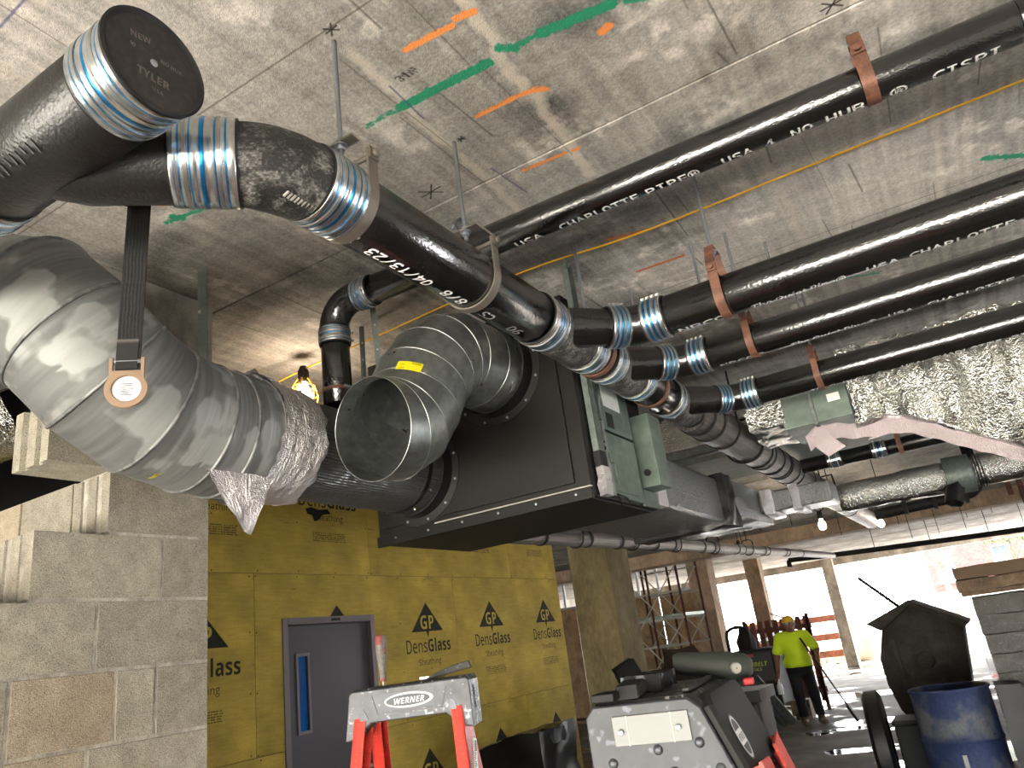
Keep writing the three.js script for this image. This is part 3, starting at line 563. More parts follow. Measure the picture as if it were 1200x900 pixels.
function threaded(p, L, r) { const prof = [[0, 0.0005], [0, r * 0.85]], n = Math.min(90, Math.ceil(L / 0.004)); for (let i = 0; i <= n; i++) prof.push([i / n * L, i % 2 ? r : r * 0.88]); prof.push([L, 0.0005]); return lathe(p, UP, prof, 10, Xp, 0.1); }

// --- the 6 inch main: wye with a plugged run, offset, then straight away from the camera
const MX = -0.955, MY = 2.65, MR = 0.081, mp = (z) => V(MX, MY, z);
{
  const t = thing('wye_fitting', 'large black wye fitting with a plugged cleanout end', 'pipe fitting', 'cast iron fittings');
  const a = V(-1.41, MY, -0.6);
  part('run', lathe(a, Xp, [[0, MR - 0.01], [0, MR - 0.002], [0.004, MR], [0.025, MR], [0.03, MR + 0.004], [0.41, MR + 0.004], [0.415, MR], [0.455, MR], [0.458, MR - 0.01]], 56, UP, 0.6, TAU * MR), M.castSoot, t);
  const o = V(-1.27, MY, -0.6);
  const br = part('branch', lathe(o, D45, [[0.02, MR * 0.9], [0.1, MR + 0.006], [0.16, MR + 0.003], [0.285, MR], [0.288, MR - 0.012]], 48, UP, 0.6, TAU * MR), M.castSoot, t);
  // raised casting marks on the barrel
  const marks = []; for (let i = 0; i < 9; i++) { const th = 2.35 + (i % 2) * 0.02, x = -1.27 + i * 0.016; const n = V(0, Math.cos(th), Math.sin(th)); const q = V(x, MY, -0.6).addScaledVector(n, MR + 0.005); marks.push(bar(q, q.clone().add(V(0.004, 0, 0)).addScaledVector(V(0, -Math.sin(th), Math.cos(th)), 0.016 + 0.006 * (i % 3)), 0.003, 0.003, n)); }
  part('cast_letters', marks, M.castSoot, t);
  // web fillet between run and branch
  settle(t);
}
{ // iron plug with raised rim and lettering
  const [c, g] = canvasOf(512, 512, (x, y) => { const a = fbm(x / 30, y / 30, 4, 721), v = 24 + 26 * a; return [v * 1.12, v, v * 0.93]; });
  const [cb, gb] = canvasOf(512, 512); gb.fillStyle = '#404040'; gb.fillRect(0, 0, 512, 512);
  for (const q of [g, gb]) { q.fillStyle = q === g ? 'rgba(112,103,95,0.75)' : '#ffffff'; q.textAlign = 'center'; q.textBaseline = 'middle'; q.save(); q.translate(256, 256); q.font = 'bold 62px sans-serif'; q.fillText('TYLER', 0, 92); q.font = 'bold 34px sans-serif'; q.fillText('USA', 24, 158); q.font = 'bold 50px sans-serif'; q.save(); q.rotate(-0.15); q.fillText('NEW', -60, -120); q.restore(); q.font = 'bold 32px sans-serif'; q.fillText('NO HUB', 96, -40); q.font = 'bold 42px sans-serif'; q.save(); q.rotate(-1.1); q.fillText('6', -20, -120); q.restore(); q.restore(); }
  const m = std({ map: tex(c, true, false), roughness: 0.72, bumpMap: tex(cb, false, false), bumpScale: 0.006 });
  const t = thing('cleanout_plug', 'round black cast iron plug lettered TYLER closing the wye', 'plug');
  const x = -0.905, f = lathe(V(x, MY, -0.6), Xp, [[0, MR + 0.012], [0.006, MR + 0.0125], [0.008, MR + 0.008], [0.004, MR + 0.004], [0.003, MR + 0.001]], 56, UP); part('rim', f, M.rubber, t);
  const d = new THREE.CircleGeometry(MR + 0.002, 56); d.rotateY(Math.PI / 2); d.translate(x + 0.003, MY, -0.6); part('plug_face', d, m, t);
  part('plug_body', lathe(V(x - 0.05, MY, -0.6), Xp, [[0, 0.001], [0, MR], [0.0525, MR]], 40, UP), M.rubber, t);
  part('centre_scuff', lathe(V(x + 0.003, MY, -0.6), Xp, [[0, 0.007], [0.002, 0.005], [0.003, 0.0005]], 10, UP), M.zinc, t);
  settle(t);
}
coupling(V(-0.955, MY, -0.6), Xp, MR + 0.003, 0.096, 0, 'stainless coupling with blue rings around the TYLER plug', 2);
coupling(V(-1.41, MY, -0.6), Xp, MR + 0.002, 0.09, 0, 'stainless coupling at the rear of the plugged wye', 2);
pipe(V(-2.2, MY, -0.6), V(-1.412, MY, -0.6), MR, 'black pipe leading back from the plugged wye');
coupling(V(-1.052, MY, -0.818), D45, MR + 0.001, 0.118, 0, 'wide stainless coupling with one bold blue ring between wye and elbow', 2);
{ const t = thing('pipe_elbow', 'dusty black cast iron eighth bend with raised letters', 'pipe fitting', 'cast iron fittings');
  const P = [], a = V(MX, MY, -0.915), R = 0.1; const s0 = a.clone().addScaledVector(D45, -0.085), s1 = a.clone().addScaledVector(Zm, 0.13);
  for (let i = 0; i <= 18; i++) { const u = i / 18; P.push(s0.clone().multiplyScalar((1 - u) ** 2).addScaledVector(a, 2 * u * (1 - u)).addScaledVector(s1, u * u)); }
  part('bend', sweep(P, (u) => MR + 0.005 * Math.sin(u * Math.PI), 48), M.castDusty, t);
  const marks = []; for (let i = 0; i < 10; i++) { const th = 2.85, z = -0.925 - i * 0.009, n = V(Math.sin(th) * 0.9, Math.cos(th), 0.2).normalize(), q = V(MX - 0.008, MY, z).addScaledVector(n, MR + 0.004); marks.push(bar(q, q.clone().add(V(0.014, 0.004, 0)), 0.004, 0.004, n)); }
  part('cast_letters', marks, M.zincDull, t); settle(t); }
coupling(mp(-1.038), Zm, MR + 0.001, 0.104, 0, 'stainless coupling with blue rings before the grey hanger', 2);
pipe(mp(-1.04), mp(-1.985), MR, 'six inch black main pipe stencilled 04/13/23', printedPipeMat(0.945, MR, [['21', 0.045, 0.05, 0.5], ['04/13/23', 0.135, 0.235, 0.515], ['8/8', 0.42, 0.1, 0.515], ['CS', 0.6, 0.06, 0.515], ['90', 0.74, 0.07, 0.51], ['®', 0.0, 0.03, 0.49]], true));
hanger(mp(-1.1), Zm, MR, M.hangerGrey, 0.03, 'grey steel clevis hanger holding the main pipe next to the bend', 'grey clevis hangers', 0.078);
hanger(mp(-1.6), Zm, MR, M.hangerGrey, 0.03, 'grey steel clevis hanger below the black cross pipe', 'grey clevis hangers', 0.078);
function mainWye(za, zb, z0, tEnd, label) {
  const t = thing('wye_fitting', label, 'pipe fitting', 'cast iron fittings');
  part('run', lathe(mp(za), Zm, [[0, MR - 0.01], [0, MR - 0.001], [0.003, MR], [0.03, MR], [0.035, MR + 0.004], [za - zb - 0.035, MR + 0.004], [za - zb - 0.03, MR], [za - zb, MR - 0.001], [za - zb, MR - 0.01]], 48, UP, 0.6, TAU * MR), M.castDusty, t);
  part('branch', lathe(mp(z0), D45, [[0.02, 0.066], [0.09, 0.067], [tEnd - 0.03, 0.062], [tEnd, 0.061], [tEnd, 0.05]], 40, UP, 0.6, 0.4), M.iron, t);
  return settle(t);
}
function branchLine(z0, z, r, sBend, n, mat, labels) {       // 45 elbow, couplings, pipe along +x
  const c = V(MX + (z0 - z), MY, z), y = MY;
  coupling(V(MX, y, z0).addScaledVector(D45, (z0 - z) * 1.414 - 0.065), D45, r, 0.062, 1, labels[0], 4, UP);
  const t = thing('pipe_elbow', labels[1], 'pipe fitting', 'cast iron fittings'), P = [], s0 = c.clone().addScaledVector(D45, -0.06), s1 = c.clone().addScaledVector(Xp, 0.075);
  for (let i = 0; i <= 10; i++) { const u = i / 10; P.push(s0.clone().multiplyScalar((1 - u) ** 2).addScaledVector(c, 2 * u * (1 - u)).addScaledVector(s1, u * u)); }
  part('bend', sweep(P, r + 0.001, 40), M.iron, t); settle(t);
  coupling(V(c.x + 0.085, y, z), Xp, r, 0.07, 1, labels[2], 4, UP);
  const x0 = c.x + 0.085; pipe(V(x0, y, z), V(x0 + 2.05, y, z), r, labels[3], mat);
  pipe(V(x0 + 2.056, y, z), V(4.55, y, z), r, labels[3] + ', its outer length');
  return x0;
}
couplingPlain(mp(-1.99), Zm, MR + 0.001, 0.1, 2, 'stainless coupling just above the open galvanised elbow');
mainWye(-1.99, -2.3, -2.065, 0.225, 'first wye along the main, dusty iron');
couplingPlain(mp(-2.3), Zm, MR + 0.001, 0.1, 2, 'stainless coupling between the first wye and a copper hanger');
pipe(mp(-2.3), mp(-2.475), MR, 'short black main pipe length inside the first copper hanger');
hanger(mp(-2.385), Zm, MR, M.copper, 0.026, 'copper coloured clevis hanger between the first two wyes', 'copper hangers on the main');
couplingPlain(mp(-2.475), Zm, MR + 0.001, 0.09, 2, 'stainless coupling ahead of the second wye');
mainWye(-2.475, -2.77, -2.55, 0.225, 'second wye along the main, dusty iron');
couplingPlain(mp(-2.77), Zm, MR + 0.001, 0.09, 2, 'stainless coupling behind the second wye');
pipe(mp(-2.77), mp(-3.15), MR, 'short black main pipe length inside the second copper hanger');
hanger(mp(-2.94), Zm, MR, M.copper, 0.026, 'copper coloured clevis hanger ahead of the third wye', 'copper hangers on the main');
couplingPlain(mp(-3.15), Zm, MR + 0.001, 0.09, 2, 'stainless coupling ahead of the third wye');
mainWye(-3.15, -3.44, -3.23, 0.225, 'third wye along the main beside the foil duct');
// branches
const P2Z = -2.27, P3Z = -2.75, P4Z = -3.45;
const vAt = 0.515;
{
  const x2 = MX + 0.205 + 0.085, x3 = MX + 0.2 + 0.085, x4 = MX + 0.22 + 0.085;
  branchLine(-2.065, P2Z, 0.0655, 0, 0, printedPipeMat(2.05, 0.0655, [['NBCO', -0.6 - x2, 0.16, vAt], ['The Quiet Pipe®', -0.365 - x2, 0.28, vAt, 'italic'], ['USA', -0.027 - x2, 0.09, vAt], ['CHARLOTTE PIPE®', 0.087 - x2, 0.44, vAt], ['USA 4 NO HUB', 0.62 - x2, 0.4, vAt]]), ['four band coupling with blue rings on the first branch stub', 'short black bend on the first branch', 'four band coupling at the start of the first branch pipe', 'upper of three parallel black branch pipes, reading The Quiet Pipe']);
  branchLine(-2.55, P3Z, 0.061, 0, 0, printedPipeMat(2.05, 0.061, [['NBCO', -0.6 - x3, 0.13, vAt], ['®', -0.46 - x3, 0.03, vAt], ['The Quiet Pipe®', -0.343 - x3, 0.29, vAt, 'italic'], ['USA', -0.012 - x3, 0.08, vAt], ['CHARLOTTE PIPE', 0.108 - x3, 0.4, vAt]]), ['four band coupling with blue rings on the second branch stub', 'short black bend on the second branch', 'four band coupling at the start of the second branch pipe', 'middle of three parallel black branch pipes']);
  branchLine(-3.23, P4Z, 0.061, 0, 0, printedPipeMat(2.05, 0.061, [['The Quiet Pipe®', -0.4 - x4, 0.3, vAt, 'italic'], ['USA', -0.027 - x4, 0.08, vAt], ['CHARLOTTE PIPE', 0.087 - x4, 0.4, vAt]]), ['four band coupling with blue rings on the third branch stub', 'short black bend on the third branch', 'four band coupling at the start of the third branch pipe', 'lowest of three parallel black branch pipes, in front of the foil duct']);
}
const CH = 'copper hangers on the branch pipes';
hanger(V(-0.44, MY, P2Z), Xp, 0.0655, M.copper, 0.03, 'copper clevis hanger on the upper branch pipe', CH, 0.1);
hanger(V(-0.47, MY, P3Z), Xp, 0.061, M.copper, 0.026, 'copper clevis hanger on the middle branch pipe', CH, 0.07);
hanger(V(-0.35, MY, P4Z), Xp, 0.061, M.copper, 0.026, 'copper clevis hanger on the lowest branch pipe', CH, 0.07);
hanger(V(1.3, MY, P2Z), Xp, 0.0655, M.copper, 0.03, 'copper clevis hanger at the outer end of the upper branch pipe', CH, 0.1);

// --- the 4 inch cross pipe above, with its quarter bend and riser
const Q0 = V(-1.6, 2.975, -1.93), Q1 = V(0.45, 2.935, -1.93), Q2 = V(4.5, 2.9, -1.93), QR = 0.052, qd = Q1.clone().sub(Q0).normalize();
pipe(Q0, Q1, QR, 'black pipe high above the main, stencilled USA 4 NO HUB', printedPipeMat(2.05, QR, [['NBCO', 0.36, 0.12, vAt], ['USA', 0.63, 0.1, vAt], ['CHARLOTTE', 0.79, 0.27, vAt], ['PIPE®', 1.08, 0.165, vAt], ['USA', 1.31, 0.09, vAt], ['4', 1.43, 0.03, vAt], ['NO', 1.5, 0.06, vAt], ['HUB', 1.59, 0.1, vAt], ['®', 1.75, 0.04, vAt], ['CISPI', 1.845, 0.155, vAt]]));
pipe(Q1.clone().addScaledVector(qd, 0.001), Q2, QR, 'outer length of the black pipe high above the main', printedPipeMat(4.05, QR, [['301', 0.02, 0.1, vAt]]));
coupling(Q0.clone().addScaledVector(qd, -0.005), qd, QR + 0.001, 0.07, 0, 'small coupling with blue rings at the quarter bend', 2);
{ const t = thing('pipe_elbow', 'small black quarter bend turning down beside the caged lamp', 'pipe fitting', 'cast iron fittings'), P = [], c = V(-1.765, 2.978, -1.93);
  for (let i = 0; i <= 16; i++) { const a = Math.PI / 2 * i / 16; P.push(V(-1.665 - 0.1 * Math.sin(a), 2.977 - 0.1 * (1 - Math.cos(a)), -1.93)); }
  P.unshift(V(-1.61, 2.976, -1.93)); P.push(V(-1.765, 2.85, -1.93)); part('bend', sweep(P, QR + 0.002, 40), M.iron, t); settle(t); }
coupling(V(-1.765, 2.85, -1.93), V(0, -1, 0), QR + 0.001, 0.06, 0, 'small coupling with blue rings atop the riser', 2, Xp);
pipe(V(-1.765, 2.85, -1.93), V(-1.765, 2.585, -1.93), QR, 'short black riser dropping beside the caged lamp');
{ const t = thing('riser_clamp', 'thin copper band clamped on the black riser', 'clamp'); part('band', lathe(V(-1.765, 2.632, -1.93), UP, [[0, QR], [0, QR + 0.003], [0.012, QR + 0.003], [0.012, QR]], 32, Xp), M.copper, t); part('bolt', rod(V(-1.7, 2.637, -1.93), V(-1.705, 2.637, -1.9), 0.005, 6), M.zinc, t); settle(t); }
hanger(V(0.115, 2.945, -1.93), Xp, QR, M.copper, 0.034, 'copper clevis hanger on the high cross pipe', CH, 0.085);
hanger(V(-1.157, 2.965, -1.93), Xp, QR, M.zinc, 0.02, 'galvanised hanger on the high cross pipe behind the main', CH, 0.06);
// bare rods left hanging from the slab
for (const [x, z, l, w] of [[-0.6, -2.72, 0.22, 'shortest'], [-0.36, -2.95, 0.26, 'middle sized'], [-0.3, -3.2, 0.3, 'longest']]) solo('threaded_rod', threaded(V(x, H - l, z), l + 0.002, 0.006), M.zinc, w + ' of three bare threaded rods hanging over the branch pipes', 'rod', 'bare threaded rods');

// --- insulated far end of the main
M.jacket = std({ map: rep(noiseTex(256, (x, y) => { const a = fbm(x / 30, y / 8, 3, 741, 8, 32), v = 92 + 70 * (a - 0.5); return [v * 1.04, v * 0.98, v * 0.95]; }), 3), metalness: 0.55, roughness: 0.4, bumpMap: rep(bumpFoil, 6), bumpScale: 0.006 });
{ const t = thing('jacketed_pipe', 'long grey jacketed pipe with black tape bands running away below the slab', 'pipe'), z0 = -3.46, z1 = -10.6, r = 0.098, prof = [[0, MR]];
  for (let i = 0; i <= 60; i++) prof.push([i / 60 * (z0 - z1), r + 0.004 * fbm(i * 1.7, 4, 2, 751) - (i % 8 === 0 ? 0.004 : 0)]); prof.push([z0 - z1, MR]);
  part('jacket', lathe(mp(z0), Zm, prof, 32, UP, 0.4), M.jacket, t);
  for (const z of [-3.55, -3.72, -3.98, -4.5, -4.75, -4.85, -5.1, -5.3, -5.36, -5.6, -5.75, -6.2, -6.5, -7, -7.4, -8, -8.6]) part('tape_band', lathe(mp(z), Zm, [[0, r], [0, r + 0.006], [0.025, r + 0.006], [0.025, r]], 28, UP), M.black, t);
  settle(t); }
for (const z of [-4.45, -7.2]) { const t = thing('wire_hanger', z > -5 ? 'black looped hanger on the jacketed pipe near the foil duct' : 'black looped hanger farther along the jacketed pipe', 'pipe hanger'); const P = []; for (let i = 0; i <= 14; i++) { const a = Math.PI * (0.9 + 1.2 * i / 14); P.push(V(MX + Math.cos(a) * 0.112, MY + Math.sin(a) * 0.112, z)); } P.unshift(V(MX - 0.1, MY + 0.14, z)); P.push(V(MX + 0.1, MY + 0.14, z)); part('loop', tube(P, 0.007, 6, 2), M.black, t); part('rod', rod(V(MX, MY + 0.13, z), V(MX, H + 0.002, z), 0.006, 6), M.black, t); part('top_bar', bar(V(MX - 0.105, MY + 0.14, z), V(MX + 0.105, MY + 0.14, z), 0.012, 0.012), M.black, t); settle(t); }
// ---------------------------------------------------------------- air handler
const UX0 = -2.06, UX1 = -1.075, UY0 = 2.165, UY1 = 2.96, UZ0 = -2.45, UZ1 = -3.1;
{
  const t = thing('air_handler', 'dark box shaped air handler hung below the slab', 'air handler');
  const cab = part('cabinet', box(UX0, UX1, UY0, UY1, UZ1, UZ0, 0.006), M.unit, t);
  part('face_panel', box(UX0 + 0.03, UX1 - 0.06, UY0 + 0.055, UY1 - 0.04, UZ0 - 0.001, UZ0 + 0.01, 0.005), M.unit, t);
  part('bottom_panel', box(UX0 + 0.02, UX1 - 0.02, UY0 - 0.006, UY0 + 0.002, UZ1 + 0.02, UZ0 - 0.02, 0.003), M.unit, t);
  part('bottom_flange', box(UX0, UX1 + 0.004, UY0 - 0.012, UY0 + 0.03, UZ0 - 0.004, UZ0 + 0.014, 0.003), M.unit, t);
  const seam = part('flange_seam', box(UX0 + 0.3, UX1 + 0.004, UY0 + 0.03, UY0 + 0.034, UZ0 + 0.002, UZ0 + 0.018), M.zincDull, t);
  for (let i = 0; i < 6; i++) { const x = UX0 + 0.1 + i * 0.165; part('screw', rod(V(x, UY0 + 0.012, UZ0 + 0.013), V(x, UY0 + 0.012, UZ0 + 0.019), 0.005, 6), M.zinc, t); }
  // service side
  const sx = UX1;
  const p1 = part('access_panel', box(sx, sx + 0.014, 2.44, 2.72, -2.92, -2.62, 0.004), M.panelMetal, t);
  part('rating_label', box(sx + 0.014, sx + 0.0155, 2.54, 2.69, -2.82, -2.655), std({ color: 0xb9bdb8, roughness: 0.6 }), p1);
  part('warning_label', box(sx + 0.014, sx + 0.0155, 2.455, 2.515, -2.73, -2.665), M.black, p1);
  const p2 = part('access_panel', box(sx, sx + 0.014, UY0 + 0.01, 2.43, -2.92, -2.62, 0.004), M.panelMetal, t);
  part('inner_plate', box(sx + 0.012, sx + 0.02, UY0 + 0.03, 2.37, -2.86, -2.66, 0.003), M.panelMetal, p2);
  part('latch', box(sx + 0.012, sx + 0.026, 2.3, 2.34, -2.645, -2.605, 0.003), M.galvDull, p2);
  part('latch', box(sx + 0.012, sx + 0.026, 2.66, 2.7, -2.645, -2.605, 0.003), M.galvDull, p1);
  part('edge_strip', box(sx, sx + 0.02, UY0 + 0.01, 2.72, -2.62, -2.6, 0.003), M.galv, t);
  const cb = part('control_box', box(sx, sx + 0.085, UY0 + 0.075, 2.55, -3.09, -2.95, 0.004), M.panelMetal, t);
  part('conduit_plug', rod(V(sx + 0.04, 2.3, -2.95), V(sx + 0.04, 2.3, -2.935), 0.014, 12), M.black, cb);
  part('base_plate', box(sx, sx + 0.012, UY0 + 0.002, UY0 + 0.07, -3.08, -2.93, 0.002), M.panelMetal, t);
  part('wire_tails', [tube([V(sx + 0.014, UY0 + 0.02, -2.64), V(sx + 0.03, UY0 - 0.01, -2.63), V(sx + 0.02, UY0 - 0.03, -2.65)], 0.003, 5, 4), tube([V(sx + 0.014, UY0 + 0.02, -2.64), V(sx + 0.04, UY0 + 0.002, -2.66), V(sx + 0.05, UY0 - 0.02, -2.66)], 0.003, 5, 4)], M.black, t).userData.kind = 'stuff';
  // round starting collars
  for (const [cx, cy, rc, z] of [[-1.41, 2.725, 0.178, 0.07], [-1.83, 2.415, 0.178, 0.06]]) {
    const col = part('collar', lathe(V(cx, cy, UZ0 + 0.008), V(0, 0, 1), [[0, rc + 0.034], [0.006, rc + 0.034], [0.008, rc + 0.004], [z, rc], [z, rc - 0.006], [0, rc - 0.006]], 48, UP), M.unitDark, t);
    for (let k = 0; k < 12; k++) { const a = k / 12 * TAU + 0.2, o = V(cx + Math.cos(a) * (rc + 0.02), cy + Math.sin(a) * (rc + 0.02), UZ0 + 0.013); part('collar_screw', rod(o, o.clone().add(V(0, 0, 0.006)), 0.0055, 6), M.zinc, col); }
  }
  settle(t);
  // channel strut leg with its foil wrapped foot
  const u = thing('strut_channel', 'upright galvanised channel with foil wrapped foot on the air handler side', 'channel');
  const w = UX1 + 0.01, za = -2.5, zb = -2.55;
  part('channel', [box(w - 0.004, w, 2.26, H, zb, za), box(w, w + 0.02, 2.26, H, za - 0.003, za), box(w, w + 0.02, 2.26, H, zb, zb + 0.003)], M.galvDull, u);
  part('foil_foot', softBox(w - 0.004, w + 0.028, UY0 + 0.0, 2.27, zb - 0.004, za + 0.004, 0.008, 0.008, 45, 3), M.foilTape, u);
  part('cap_tape', box(w - 0.005, w + 0.022, 2.27, 2.33, zb - 0.002, za + 0.002), M.black, u);
  settle(u);
}
// ---------------------------------------------------------------- open galvanised offset on the upper collar
function ductThing(name, label, P, r, mat, bead, wall, partName = 'gore', group, skipBead = []) {
  const t = thing(name, label, 'duct', group), m = mitre(P, r, 48, wall);
  m.shells.forEach((g) => part(partName, g, mat, t));
  m.beads.forEach((l, i) => { if (!skipBead.includes(i)) part('seam', beadGeo(l, bead), mat === M.mastic ? M.mastic : M.galv, t); });
  return t;
}
{
  const a = V(-1.41, 2.725, UZ0 + 0.05), P = [a, V(-1.41, 2.725, -2.27)];
  // two gored 45 degree bends: down, then level again
  const pts = [[-2.18, 2.725], [-2.12, 2.705], [-2.045, 2.65], [-1.985, 2.58], [-1.94, 2.5], [-1.885, 2.43], [-1.825, 2.395], [-1.745, 2.385]];
  P.length = 1; P.push(V(-1.41, 2.725, -2.3));
  pts.forEach(([z, y], i) => P.push(V(-1.415 - 0.05 * i / 7, y, z)));
  const t = ductThing('galvanised_duct', 'open ended galvanised round duct offset with yellow sticker', P, 0.163, M.galv, 0.0022, 0.0015);
  const st = part('sticker', stickerGeo(V(-1.443, 2.505, -1.942), V(-0.02, -0.83, 0.55).normalize(), 0.1665, 0.02, -15, 14, V(0.5, 0.45, 0.73)), M.sticker, t); st.userData.label = 'yellow printed sticker';
  for (const [th, k, u] of [[100, 2, 0.5], [130, 3, 0.4], [70, 2, 0.5], [105, 4, 0.3], [60, 1, 0.3], [95, 1, 0.5], [30, 1, 0.6], [10, 1, 0.6]]) { const o = P[k].clone().lerp(P[k + 1], u), dd = P[k + 1].clone().sub(P[k]).normalize(), [, f1, f2] = basis(dd, UP), a2 = th * Math.PI / 180 + 0.9, n = f1.clone().multiplyScalar(Math.cos(a2)).addScaledVector(f2, Math.sin(a2)); part('screw', rod(o.clone().addScaledVector(n, 0.162), o.clone().addScaledVector(n, 0.17), 0.0045, 6), M.steel, t); }
  settle(t);
}
// curved label on a cylinder: centre, axis, radius, half length along axis, from/to angle in degrees
function stickerGeo(c, ax, r, hl, a0, a1, ref = V(0, 0, 1)) {
  const [d, e1, e2] = basis(ax, ref), pos = [], nor = [], uv = [], idx = [], N = 10;
  for (let i = 0; i <= N; i++) { const th = (a0 + (a1 - a0) * i / N) * Math.PI / 180, n = e1.clone().multiplyScalar(Math.cos(th)).addScaledVector(e2, Math.sin(th)); for (const j of [-1, 1]) { const q = c.clone().addScaledVector(n, r).addScaledVector(d, j * hl); pos.push(q.x, q.y, q.z); nor.push(n.x, n.y, n.z); uv.push(i / N, j < 0 ? 0 : 1); } if (i) { const k = i * 2; idx.push(k - 2, k, k - 1, k - 1, k, k + 1); } }
  return mk(pos, nor, uv, idx);
}
// perforated strap irons holding that duct
for (const [x0, z0, x1, z1, y1, lab] of [[-1.68, -2.05, -1.665, -2.06, 2.5, 'perforated grey hanger strap beside the yellow sticker'], [-2.0, -2.36, -1.96, -2.3, 2.6, 'dark perforated hanger strap behind the open duct']]) {
  const t = thing('hanger_strap', lab, 'strap', 'perforated hanger straps'); const A = V(x0, H, z0), B = V(x1, y1, z1);
  part('strap', bar(A, B, 0.022, 0.0015, V(0.6, 0, 0.8)), M.galvDull, t); for (let k = 1; k < 6; k++) part('screw', rod(A.clone().lerp(B, k / 6).add(V(0.002, 0, 0.002)), A.clone().lerp(B, k / 6).add(V(0.006, 0, 0.006)), 0.004, 6), M.steel, t); settle(t);
}
{ const t = thing('hanger_strap', 'thin bright strap running over the upper collar duct', 'strap', 'perforated hanger straps'); part('strap', band([V(-1.25, H, -2.36), V(-1.245, 2.8, -2.36), V(-1.25, 2.7, -2.36), V(-1.29, 2.6, -2.36), V(-1.36, 2.562, -2.36)], V(0, 0, 1), 0.022, 0.0015), M.galv, t); settle(t); }

// ---------------------------------------------------------------- sealant smeared round duct rising to the left, foil wrap, insulated run
{
  const X = -1.83, Y = 2.415, P = [V(X, Y, -1.56), V(X, Y + 0.0, -1.46)];
  // gores: up bend, then level toward the camera side
  const cyc = [[-1.38, 2.42, 0], [-1.24, 2.448, 0], [-1.12, 2.52, 0.01], [-1.03, 2.62, 0.04], [-0.975, 2.7, 0.1], [-0.955, 2.74, 0.2], [-0.955, 2.75, 0.42]];
  cyc.forEach(([z, y, dx]) => P.push(V(X - dx, y, z)));
  const t = ductThing('sealed_duct', 'large round duct elbow smeared with grey sealant above the block wall', P, 0.193, M.mastic, 0.005, 0.0015, 'gore');
  const st = part('sticker', stickerGeo(V(X, 2.445, -1.245), V(0, 0.18, -1).normalize(), 0.1945, 0.045, -5, 5, V(0.12, -0.99, 0)), M.sticker, t); st.userData.label = 'sliver of yellow sticker'; settle(t);
}
{
  const t = thing('foil_wrap', 'crumpled silver foil tape wrapped around the duct joint', 'foil wrap'), X = -1.83, Y = 2.415;
  const prof = (u) => lerp(0.208, 0.19, u), pos = [], uv = [], idx = [], S = 72, N = 26, z0 = -1.545, z1 = -1.735;
  for (let i = 0; i <= N; i++) for (let s = 0; s <= S; s++) { const u = i / N, a = (s % S) / S * TAU, zz = lerp(z0, z1, u) + ((i === 0 || i === N) ? (fbm((s % S) * 0.4, i, 3, 801, 29) - 0.5) * 0.05 : 0), r = prof(u) + 0.012 * (fbm(u * 7 + 3, (s % S) / S * 24, 3, 811, 0, 24) - 0.5); pos.push(X + r * Math.cos(a), Y + r * Math.sin(a), zz); uv.push(u * 0.19, s / S * 1.25); if (i && s) { const k = (S + 1) * i + s; idx.push(k - S - 2, k - 1, k - S - 1, k - S - 1, k - 1, k); } }
  part('wrap', mk(pos, null, uv, idx), M.foilTape, t);
  const flap = (pts, name) => { const [a, b, c, d] = pts, pos = [], uv = [], idx = [], n = 12; for (let i = 0; i <= n; i++) for (let j = 0; j <= n; j++) { const p = a.clone().lerp(b, i / n).lerp(d.clone().lerp(c, i / n), j / n); p.add(V(1, 0, 0.3).multiplyScalar(0.02 * (fbm(i * 0.5, j * 0.5, 3, 821) - 0.5))); pos.push(p.x, p.y, p.z); uv.push(i / n * 0.15, j / n * 0.15); if (i && j) { const k = i * (n + 1) + j; idx.push(k - n - 2, k - 1, k - n - 1, k - n - 1, k - 1, k); } } part(name, mk(pos, null, uv, idx), M.foilTape, t); };
  flap([V(-1.72, 2.262, -1.34), V(-1.7, 2.262, -1.56), V(-1.73, 2.09, -1.5), V(-1.725, 2.1, -1.47)], 'loose_flap');
  flap([V(-1.9, 2.59, -1.5), V(-1.7, 2.55, -1.54), V(-1.78, 2.64, -1.57), V(-1.9, 2.63, -1.56)], 'loose_flap');
  settle(t);
}
{
  const t = thing('insulated_duct', 'round duct in dark foil faced insulation running into the air handler', 'duct'), pos = [], uv = [], idx = [], S = 64, N = 30, z0 = -1.7, z1 = UZ0 + 0.02, X = -1.83, Y = 2.415;
  for (let i = 0; i <= N; i++) for (let s = 0; s <= S; s++) { const u = i / N, a = (s % S) / S * TAU, r = 0.168 + 0.007 * (fbm(u * 9, (s % S) / S * 10, 3, 831, 0, 10) - 0.5) - (i === N ? 0.01 : 0); pos.push(X + r * Math.cos(a), Y + r * Math.sin(a), lerp(z0, z1, u)); uv.push(lerp(0, 0.75, u), s / S * 1.1); if (i && s) { const k = (S + 1) * i + s; idx.push(k - S - 2, k - 1, k - S - 1, k - S - 1, k - 1, k); } }
  part('insulation', mk(pos, null, uv, idx), M.scrim, t);
  part('end_tape', lathe(V(X, Y, UZ0 + 0.15), V(0, 0, -1), [[0, 0.169], [0, 0.173], [0.02, 0.173], [0.02, 0.169]], 40, UP), M.blackGloss, t);
  for (const a of [3.4, 4.2, 5.0, 5.6]) { const n = V(Math.cos(a), Math.sin(a), 0); const q = V(X, Y, UZ0 + 0.11).addScaledVector(n, 0.168); part('stud_pin', rod(q, q.clone().addScaledVector(n, 0.01), 0.004, 6), M.steel, t); }
  settle(t);
}
